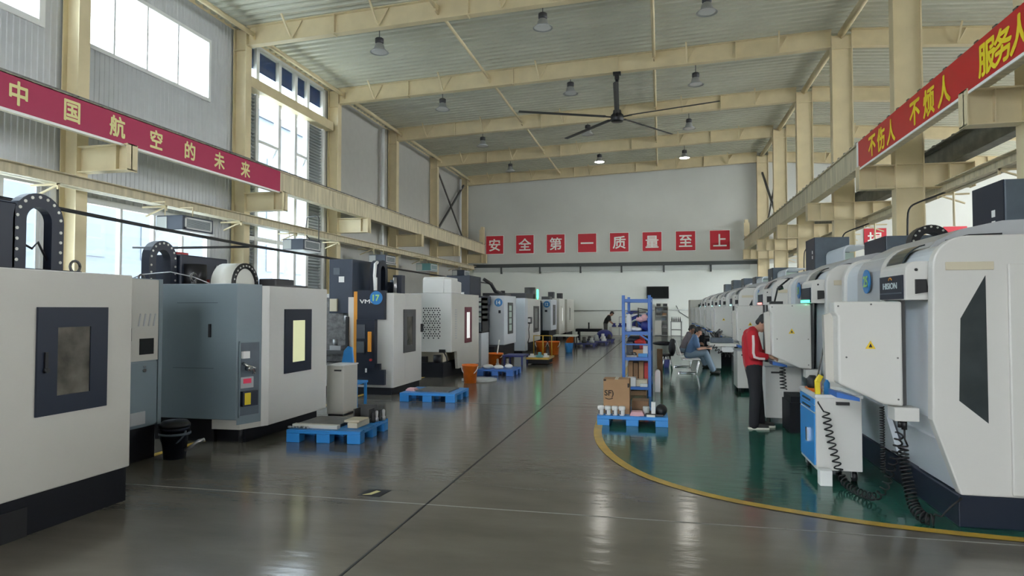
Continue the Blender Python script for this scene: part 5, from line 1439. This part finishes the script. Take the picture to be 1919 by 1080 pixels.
obj('bench_side', B(1.27, 1.55, 18.54, 18.62, 0.12, 0.70), 'ledge', t)
obj('bench_leg', B(1.9, 1.98, 18.57, 19.42, 0, 0.7), 'navy', t)
obj('drawer', B(1.56, 1.88, 18.52, 18.56, 0.55, 0.69), 'white_frame', t)
obj('cable', MB().tube([tuple(p) for p in helix([(1.35, 18.48, 0.72), (1.5, 18.46, 0.55), (1.7, 18.46, 0.46), (1.88, 18.48, 0.52)], 7, 0.05, 0.05)], 0.012, 5), 'rubber', t)
one('blue_case', B(1.3, 1.9, 18.82, 19.22, 0.78, 0.92), 'slate', 'blue case on the bench beside the seated worker', 'case', bevel=0.02)
one('hose_heap', MB().tube([tuple(p) for p in helix([(1.4, 19.32, 0.93), (1.5, 19.3, 1.0), (1.65, 19.3, 0.97), (1.5, 19.34, 1.08)], 5, 0.10, 0.09)], 0.025, 6), 'dark_grey', 'dark hoses heaped on the bench beyond the blue case', 'hose')
# ---- far end furniture
t = thing('television', 'black wall screen high on the far wall above the shelves', 'screen', (-0.22, WF - 0.1, 2.35))
obj('casing', B(-0.9, 0.46, WF - 0.12, WF - 0.02, 2.34, 3.1), 'black', t, 0.01)
obj('screen', B(-0.87, 0.43, WF - 0.126, WF - 0.118, 2.38, 3.07), 'screen', t)
t = thing('shelf_unit', 'pale shelf unit with binders below the wall screen', 'shelf', (0.0, 42.3, 0))
obj('back', B(-0.42, 0.42, 42.5, 42.55, 0, 1.85), 'ledge', t)
for x in (-0.42, 0.39):
    obj('side', B(x, x + 0.03, 42.1, 42.55, 0, 1.85), 'pale_cream', t)
for z in (0.05, 0.5, 0.95, 1.25, 1.55, 1.82):
    obj('shelf', B(-0.4, 0.4, 42.1, 42.52, z, z + 0.03), 'ledge', t)
obj('door', B(-0.41, 0.0, 42.07, 42.1, 0.08, 0.95), 'pale_cream', t)
for i, (x, z, m) in enumerate(((-0.3, 1.28, 'dark_grey'), (0.05, 1.28, 'carton_dark'), (-0.25, 1.58, 'slate'), (0.12, 1.58, 'dark_grey'), (-0.3, 1.85, 'black'), (0.1, 1.85, 'black'), (0.08, 0.53, 'steel_dark'), (0.08, 0.08, 'dark_grey'), (0.0, 0.98, 'slate'))):
    one('binder_box', B(x, x + 0.26, 42.15, 42.45, z + 0.001, z + 0.17), m, ['dark box left on the shelf unit', 'brown box right on the shelf unit', 'slate box left on the upper shelf', 'dark box right on the upper shelf', 'black box left on top of the shelf unit', 'black box right on top of the shelf unit', 'steel-coloured box in the open lower bay', 'dark box at the bottom of the open bay', 'slate box on the middle shelf'][i], 'box', 'boxes on the far shelf unit')
t = thing('far_bench', 'open grey bench with bottles by the far wall on the right', 'bench', (1.0, 38.3, 0))
for z in (0.15, 0.5, 0.95):
    obj('shelf', B(0.5, 1.12, 38.0, 38.6, z, z + 0.05), 'grey_sheet', t)
for x in (0.5, 1.06):
    for y in (38.0, 38.55):
        obj('leg', B(x, x + 0.05, y, y + 0.05, 0, 1.0), 'grey_sheet', t)
for i in range(5):
    one('spray_bottle', MB().lathe((0.58 + i * 0.11, 38.2, 1.001), [(0.035, 0), (0.035, 0.15), (0.015, 0.18), (0.02, 0.24), (0.003, 0.25)], 8), 'dark_grey', 'small bottle standing in the row on the far grey bench', 'bottle', 'bottles on the far bench')
t = thing('far_table', 'pale table beside the worker bending near the far wall', 'table', (-2.2, 36.5, 0))
obj('top', B(-2.75, -1.2, 36.0, 37.0, 0.66, 0.72), 'pale_cream', t, 0.01)
obj('lower_shelf', B(-2.7, -1.25, 36.05, 36.95, 0.2, 0.24), 'pale_cream', t)
for x in (-2.74, -1.28):
    for y in (36.02, 36.92):
        obj('leg', B(x, x + 0.06, y, y + 0.06, 0, 0.66), 'pale_cream', t)
for i in range(3):
    one('machined_part', MB().lathe((-2.5 + 0.32 * i, 36.25, 0.721), [(0.12, 0), (0.12, 0.08), (0.06, 0.1), (0.08, 0.2), (0.003, 0.2)], 10), 'deep_blue', 'blue part in the row on the far pale table', 'machined part', 'blue parts on the far table')
one('partition', MB().bar((-2.3, 37.4, 0.72), (-2.3, 37.4, 1.25), 0.04).bar((-1.2, 37.4, 0.72), (-1.2, 37.4, 1.25), 0.04).bar((-2.3, 37.4, 1.25), (-1.2, 37.4, 1.25), 0.04).bar((-2.3, 37.4, 0.0), (-2.3, 37.4, 0.75), 0.04).bar((-1.2, 37.4, 0), (-1.2, 37.4, 0.75), 0.04), 'grey_sheet', 'thin grey frame standing behind the far pale table', 'frame')

# ================================================================ PEOPLE
def blob(name, segs, m, parent, voxel=0.012, smooth=4):
    """one continuous surface grown from overlapping tapered limbs"""
    mb = MB()
    for sg in segs:
        if sg[0] == 'e':
            mb.ball(sg[1], sg[2], 14)
        else:
            p0, r0, p1, r1 = sg
            mb.ball(p0, r0, 10).ball(p1, r1, 10).ring(p0, p1, r0, r1, n=14)
    o = obj(name, mb, m, None, recalc=False, local=True)
    r = o.modifiers.new('r', 'REMESH')
    r.mode = 'VOXEL'
    r.voxel_size = voxel
    s_ = o.modifiers.new('s', 'SMOOTH')
    s_.factor = 0.5
    s_.iterations = smooth
    dg = bpy.context.evaluated_depsgraph_get()
    dg.update()
    me = bpy.data.meshes.new_from_object(o.evaluated_get(dg))
    bpy.data.objects.remove(o)
    me.polygons.foreach_set('use_smooth', [True] * len(me.polygons))
    me.materials.clear()
    me.materials.append(M[m])
    q = bpy.data.objects.new(name, me)
    C.objects.link(q)
    q.parent = parent
    return q

def chainseg(pts):
    return [(pts[i][0], pts[i][1], pts[i + 1][0], pts[i + 1][1]) for i in range(len(pts) - 1)]

def hand(wr, fwd, up, side, s=1.0):
    """palm and five curled fingers growing from the wrist; side = direction the thumb leaves"""
    wr, fwd, up, side = Vector(wr), Vector(fwd).normalized(), Vector(up).normalized(), Vector(side).normalized()
    sg = [(wr, 0.026 * s, wr + fwd * 0.05 * s + side * 0.012, 0.024 * s), (wr, 0.024 * s, wr + fwd * 0.05 * s - side * 0.018, 0.022 * s), (wr + fwd * 0.05 * s + side * 0.02, 0.017 * s, wr + fwd * 0.05 * s - side * 0.03, 0.017 * s)]
    for i, (o_, l) in enumerate(((0.030, 0.072), (0.010, 0.08), (-0.011, 0.075), (-0.031, 0.06))):
        a = wr + fwd * 0.06 * s + side * o_ * s
        b = a + fwd * l * 0.5 * s - up * 0.012 * s
        c = b + fwd * l * 0.35 * s - up * 0.03 * s
        sg += [(a, 0.0105 * s, b, 0.0095 * s), (b, 0.0095 * s, c, 0.008 * s)]
    a = wr + fwd * 0.02 * s + side * 0.026 * s
    b = a + fwd * 0.03 * s + side * 0.026 * s - up * 0.008
    sg += [(a, 0.013 * s, b, 0.011 * s), (b, 0.011 * s, b + fwd * 0.032 * s - up * 0.012, 0.009 * s)]
    return sg

def head_segs(c, f, sc=1.0):
    """head centred on c looking along f (unit); returns body segments"""
    c, f = Vector(c), Vector(f).normalized()
    s_ = f.cross(Vector((0, 0, 1))).normalized()
    u = s_.cross(f)
    sg = [('e', c + u * 0.02, (0.085, 0.085, 0.10)), (c + u * 0.02 - f * 0.015, 0.082, c + f * 0.012 - u * 0.02, 0.075), (c - u * 0.06 + f * 0.03, 0.055, c - u * 0.085 + f * 0.055, 0.035),
          (c + f * 0.085 + u * 0.0, 0.012, c + f * 0.105 - u * 0.025, 0.014)]
    for k in (-1, 1):
        sg.append((c + s_ * 0.08 * k - u * 0.015, 0.016, c + s_ * 0.085 * k + u * 0.02 - f * 0.01, 0.016))
    return sg, s_, u

def head_parts(t, c, f, hair_m='hair'):
    c, f = Vector(c), Vector(f).normalized()
    s_ = f.cross(Vector((0, 0, 1))).normalized()
    u = s_.cross(f)
    h = [(c + u * 0.055 - f * 0.01, 0.083, c + u * 0.045 - f * 0.04, 0.083), (c + u * 0.06 + f * 0.035, 0.062, c + u * 0.06 - f * 0.02, 0.08), (c + u * 0.0 - f * 0.055, 0.055, c - u * 0.04 - f * 0.06, 0.045)]
    for k in (-1, 1):
        h.append((c + s_ * 0.055 * k + u * 0.03 - f * 0.02, 0.042, c + s_ * 0.06 * k - u * 0.0 - f * 0.03, 0.032))
    blob('hair', h, hair_m, t, 0.010, 2)
    e = MB()
    for k in (-1, 1):
        e.ball(tuple(c + f * 0.082 + s_ * 0.032 * k + u * 0.012), (0.011, 0.011, 0.007), 6)
    obj('eyes', e, 'eye', t, local=True)
    obj('mouth', MB().bar(c + f * 0.088 - u * 0.055 - s_ * 0.02, c + f * 0.088 - u * 0.055 + s_ * 0.02, 0.006), 'red_item', t, local=True)

V = Vector
# ---- worker in red, standing in profile facing the machine, head bent; right side towards the camera
t = thing('person', 'person in red jacket with white sleeve stripe and black trousers, working at a pendant', 'person', (1.285, 10.10, 0))
def W(x, y, z):
    return V((x, y, z))
hip, chest = W(-0.0, 0, 0.90), W(-0.02, 0.0, 1.22)
shR, shL = W(-0.03, -0.18, 1.34), W(-0.03, 0.18, 1.34)
elR, elL = W(-0.02, -0.24, 1.06), W(0.05, 0.22, 1.08)
wrR, wrL = W(0.19, -0.17, 1.04), W(0.24, 0.14, 1.06)
hc, hf = W(0.150, 0.0, 1.505), V((0.66, 0, -0.75))
hs, _, _ = head_segs(hc, hf)
legs_R = [(W(0.0, -0.09, 0.90), 0.085), (W(0.02, -0.10, 0.48), 0.058), (W(-0.01, -0.10, 0.08), 0.042)]
legs_L = [(W(0.0, 0.09, 0.90), 0.085), (W(0.06, 0.10, 0.48), 0.058), (W(0.10, 0.10, 0.08), 0.042)]
body = hs + chainseg([(W(0.0, 0, 1.34), 0.06), (W(0.045, 0, 1.42), 0.05), (hc - V((0.03, 0, 0.05)), 0.05)])
body += chainseg([(hip, 0.12), (chest, 0.12), (W(-0.01, 0, 1.33), 0.09)]) + chainseg(legs_R) + chainseg(legs_L)
for s1, e1, w1 in ((shR, elR, wrR), (shL, elL, wrL)):
    body += chainseg([(s1, 0.055), (e1, 0.042), (w1, 0.03)])
body += hand(wrR, V((0.95, 0.1, -0.05)), V((0, 0, 1)), V((0, 0.6, 0.6))) + hand(wrL, V((0.95, -0.1, -0.05)), V((0, 0, 1)), V((0, -0.6, 0.6)))
blob('body', body, 'skin', t, 0.008, 3)
jk = chainseg([(W(0.0, -0.07, 0.92), 0.125), (W(-0.01, -0.07, 1.12), 0.135), (W(-0.03, -0.08, 1.28), 0.115)]) + chainseg([(W(0.0, 0.07, 0.92), 0.125), (W(-0.01, 0.07, 1.12), 0.135), (W(-0.03, 0.08, 1.28), 0.115)])
jk += chainseg([(shR, 0.085), (elR, 0.072), (wrR - V((0.05, 0.02, 0)), 0.052)]) + chainseg([(shL, 0.085), (elL, 0.072), (wrL - V((0.05, 0, 0)), 0.052)])
jk += chainseg([(W(-0.02, -0.1, 1.36), 0.07), (W(0.0, 0, 1.39), 0.075), (W(-0.02, 0.1, 1.36), 0.07)])
jo = blob('jacket', jk, 'jacket_red', t, 0.012, 4)
pts = [W(-0.03, -0.268, 1.34), W(-0.03, -0.30, 1.22), W(-0.035, -0.312, 1.10), W(-0.02, -0.314, 1.04), W(0.04, -0.295, 1.02), W(0.11, -0.262, 1.015)]
st = MB()
for k in range(len(pts) - 1):
    st.bar(pts[k], pts[k + 1] + (pts[k + 1] - pts[k]).normalized() * 0.01, 0.03, 0.03)
obj('sleeve_stripe', st, 'stripe', jo, local=True)
obj('jacket_hem', MB().lathe((0, 0, 0), [(0.13, 0.81), (0.135, 0.825), (0.135, 0.86), (0.13, 0.87)], 20), 'jacket_red', jo, local=True) if False else None
tr = chainseg([(W(0.0, -0.085, 0.90), 0.115), (W(0.02, -0.10, 0.50), 0.088), (W(-0.01, -0.10, 0.07), 0.072)]) + chainseg([(W(0.0, 0.085, 0.90), 0.115), (W(0.06, 0.10, 0.50), 0.088), (W(0.10, 0.10, 0.07), 0.072)]) + [(W(0, -0.07, 0.92), 0.12, W(0, 0.07, 0.92), 0.12)]
blob('trousers', tr, 'trouser_black', t, 0.012, 4)
for k, (x, y) in enumerate(((-0.01, -0.10), (0.10, 0.10))):
    so = blob('shoe', [(W(x - 0.03, y, 0.055), 0.042, W(x + 0.06, y, 0.05), 0.042), (W(x + 0.06, y, 0.05), 0.042, W(x + 0.17, y, 0.04), 0.034)], 'shoe_dark', t, 0.008, 2)
    obj('sole', MB().prism([(x - 0.08, y - 0.038), (x + 0.1, y - 0.046), (x + 0.2, y - 0.03), (x + 0.215, y), (x + 0.2, y + 0.03), (x + 0.1, y + 0.046), (x - 0.08, y + 0.038)], 'z', 0.0, 0.03), 'shoe_sole', so, 0.006, local=True)
head_parts(t, hc, hf)

# ---- seated figures
def seated(label, loc, shirt, trousers, skin, vox=0.014, lean=0.16, book=True):
    t = thing('person', label, 'person', loc)
    hp = W(0.0, 0, 0.50)
    shR, shL = W(lean, -0.18, 0.93), W(lean, 0.18, 0.93)
    elR, elL = W(lean + 0.08, -0.22, 0.66), W(lean + 0.08, 0.22, 0.66)
    wrR, wrL = W(lean + 0.30, -0.08, 0.68), W(lean + 0.30, 0.08, 0.68)
    hc = W(lean + 0.10, 0, 1.10)
    hf = V((0.82, 0, -0.57))
    hs, _, _ = head_segs(hc, hf)
    kR, kL = W(0.42, -0.11, 0.54), W(0.44, 0.12, 0.55)
    aR, aL = W(0.60, -0.11, 0.09), W(0.64, 0.13, 0.09)
    bd = hs + chainseg([(hp, 0.12), (W(lean * 0.6, 0, 0.75), 0.12), (W(lean, 0, 0.92), 0.09), (W(lean + 0.06, 0, 1.03), 0.05), (hc - V((0.02, 0, 0.04)), 0.05)])
    for k_, a_, s_ in ((kR, aR, -1), (kL, aL, 1)):
        bd += chainseg([(W(0.02, 0.09 * s_, 0.50), 0.085), (k_, 0.058), (a_, 0.042)])
    for s1, e1, w1 in ((shR, elR, wrR), (shL, elL, wrL)):
        bd += chainseg([(s1, 0.055), (e1, 0.042), (w1, 0.03)])
    bd += hand(wrR, V((0.9, 0.3, 0.1)), V((0, 0, 1)), V((0, 0.5, 0.7)), 1.1) + hand(wrL, V((0.9, -0.3, 0.1)), V((0, 0, 1)), V((0, -0.5, 0.7)), 1.1)
    blob('body', bd, skin, t, 0.010, 3)
    sh = []
    for s_ in (-1, 1):
        sh += chainseg([(W(0.0, 0.06 * s_, 0.50), 0.125), (W(lean * 0.6, 0.07 * s_, 0.72), 0.13), (W(lean, 0.08 * s_, 0.88), 0.11)])
    sh += chainseg([(shR, 0.08), (elR - V((0.02, 0, -0.08)), 0.07)]) + chainseg([(shL, 0.08), (elL - V((0.02, 0, -0.08)), 0.07)]) + chainseg([(shR + V((0, 0.05, 0.02)), 0.07), (W(lean, 0, 0.97), 0.075), (shL + V((0, -0.05, 0.02)), 0.07)])
    blob('shirt', sh, shirt, t, vox, 3)
    tr = []
    for k_, a_, s_ in ((kR, aR, -1), (kL, aL, 1)):
        tr += chainseg([(W(0.0, 0.08 * s_, 0.51), 0.115), (k_, 0.082), (a_ + V((0, 0, 0.02)), 0.068)])
    blob('trousers', tr, trousers, t, vox, 3)
    for a_ in (aR, aL):
        blob('shoe', [(a_ + V((-0.03, 0, -0.045)), 0.042, a_ + V((0.15, 0, -0.052)), 0.036)], 'shoe_dark', t, 0.01, 2)
    head_parts(t, hc, hf)
    return t
seated('seated person in blue shirt and jeans with head bent over something held', (0.70, 18.25, 0), 'denim_shirt', 'denim_pale', 'skin')
one('phone', MB().bar((1.18, 18.12, 0.70), (1.28, 18.38, 0.72), 0.10, 0.02), 'dark_grey', 'dark tablet held by the seated person in blue', 'tablet')
seated('second seated person in dark clothes behind the one in blue', (0.62, 20.2, 0), 'shirt_grey', 'denim_pale', 'skin_dark')
def chair(x, y, lab, m='white_machine'):
    t = thing('chair', lab, 'chair', (x, y, 0), 'white chairs')
    obj('seat', MB().prism([(x - 0.18, 0.405), (x + 0.26, 0.405), (x + 0.30, 0.375), (x + 0.30, 0.36), (x - 0.18, 0.38)], 'y', y - 0.21, y + 0.21), m, t, 0.008)
    obj('backrest', MB().prism([(x - 0.20, 0.40), (x - 0.17, 0.40), (x - 0.25, 0.70), (x - 0.30, 0.86), (x - 0.33, 0.86), (x - 0.28, 0.68)], 'y', y - 0.2, y + 0.2), m, t, 0.008)
    for s_ in (-1, 1):
        yy = y + s_ * 0.21
        obj('frame', MB().tube([(x - 0.22, yy, 0.5), (x - 0.18, yy, 0.37), (x + 0.22, yy, 0.36), (x + 0.26, yy, 0.33), (x + 0.20, yy, 0.02), (x + 0.16, yy, 0.015), (x - 0.26, yy, 0.015)], 0.012, 8), 'chrome', t)
    obj('cross_tube', MB().ring((x - 0.26, y - 0.21, 0.015), (x - 0.26, y + 0.21, 0.015), 0.012), 'chrome', t)
chair(0.70, 18.25, 'white cantilever chair under the seated person in blue')
chair(0.62, 20.2, 'white chair under the second seated person')
one('black_coat', MB().ball((0.28, 18.85, 0.62), (0.1, 0.18, 0.2), 8).ball((0.05, 19.1, 0.74), (0.3, 0.15, 0.06), 8).ball((0.3, 18.95, 0.8), (0.08, 0.12, 0.08), 8), 'trouser_black', 'black coat draped behind the seated person in blue', 'coat')
t = thing('stool', 'black stool carrying the draped coat', 'stool', (0.15, 19.0, 0))
obj('seat', MB().lathe((0.15, 19.0, 0), [(0.003, 0.4), (0.17, 0.4), (0.18, 0.43), (0.17, 0.46), (0.003, 0.46)], 18), 'black', t)
for a in range(4):
    obj('leg', MB().ring((0.15 + 0.1 * math.cos(a * PI / 2 + 0.7), 19.0 + 0.1 * math.sin(a * PI / 2 + 0.7), 0.41), (0.15 + 0.18 * math.cos(a * PI / 2 + 0.7), 19.0 + 0.18 * math.sin(a * PI / 2 + 0.7), 0), 0.014), 'chrome', t)

# ---- far worker in black, bending over the table
t = thing('person', 'person in black shirt and grey trousers bending over the far table', 'person', (-3.0, 36.7, 0))
hc, hf = W(0.34, 0, 1.43), V((0.75, 0, -0.66))
hs, _, _ = head_segs(hc, hf)
bd = hs + chainseg([(W(0, 0, 0.88), 0.12), (W(0.08, 0, 1.1), 0.12), (W(0.18, 0, 1.28), 0.10), (W(0.27, 0, 1.36), 0.05), (hc, 0.05)])
for s_ in (-1, 1):
    bd += chainseg([(W(0, 0.09 * s_, 0.88), 0.085), (W(0.01, 0.1 * s_, 0.47), 0.058), (W(-0.03, 0.1 * s_, 0.08), 0.042)])
    bd += chainseg([(W(0.18, 0.19 * s_, 1.28), 0.055), (W(0.24, 0.22 * s_, 1.02), 0.042), (W(0.40, 0.16 * s_, 0.88), 0.03)])
    bd += hand(W(0.40, 0.16 * s_, 0.88), V((0.8, 0, -0.5)), V((0.3, 0, 0.9)), V((0, -s_, 0.2)), 1.1)
blob('body', bd, 'skin', t, 0.010, 3)
sh = []
for s_ in (-1, 1):
    sh += chainseg([(W(0.0, 0.07 * s_, 0.90), 0.12), (W(0.07, 0.08 * s_, 1.08), 0.13), (W(0.18, 0.09 * s_, 1.25), 0.11)]) + chainseg([(W(0.18, 0.19 * s_, 1.28), 0.08), (W(0.23, 0.22 * s_, 1.08), 0.068)])
blob('shirt', sh, 'shirt_black', t, 0.014, 3)
tr = []
for s_ in (-1, 1):
    tr += chainseg([(W(0, 0.08 * s_, 0.88), 0.115), (W(0.01, 0.1 * s_, 0.48), 0.085), (W(-0.03, 0.1 * s_, 0.06), 0.07)])
    blob('shoe', [(W(-0.05, 0.1 * s_, 0.045), 0.042, W(0.12, 0.1 * s_, 0.04), 0.036)], 'shoe_dark', t, 0.01, 2)
blob('trousers', tr, 'trouser_grey', t, 0.014, 3)
head_parts(t, hc, hf)
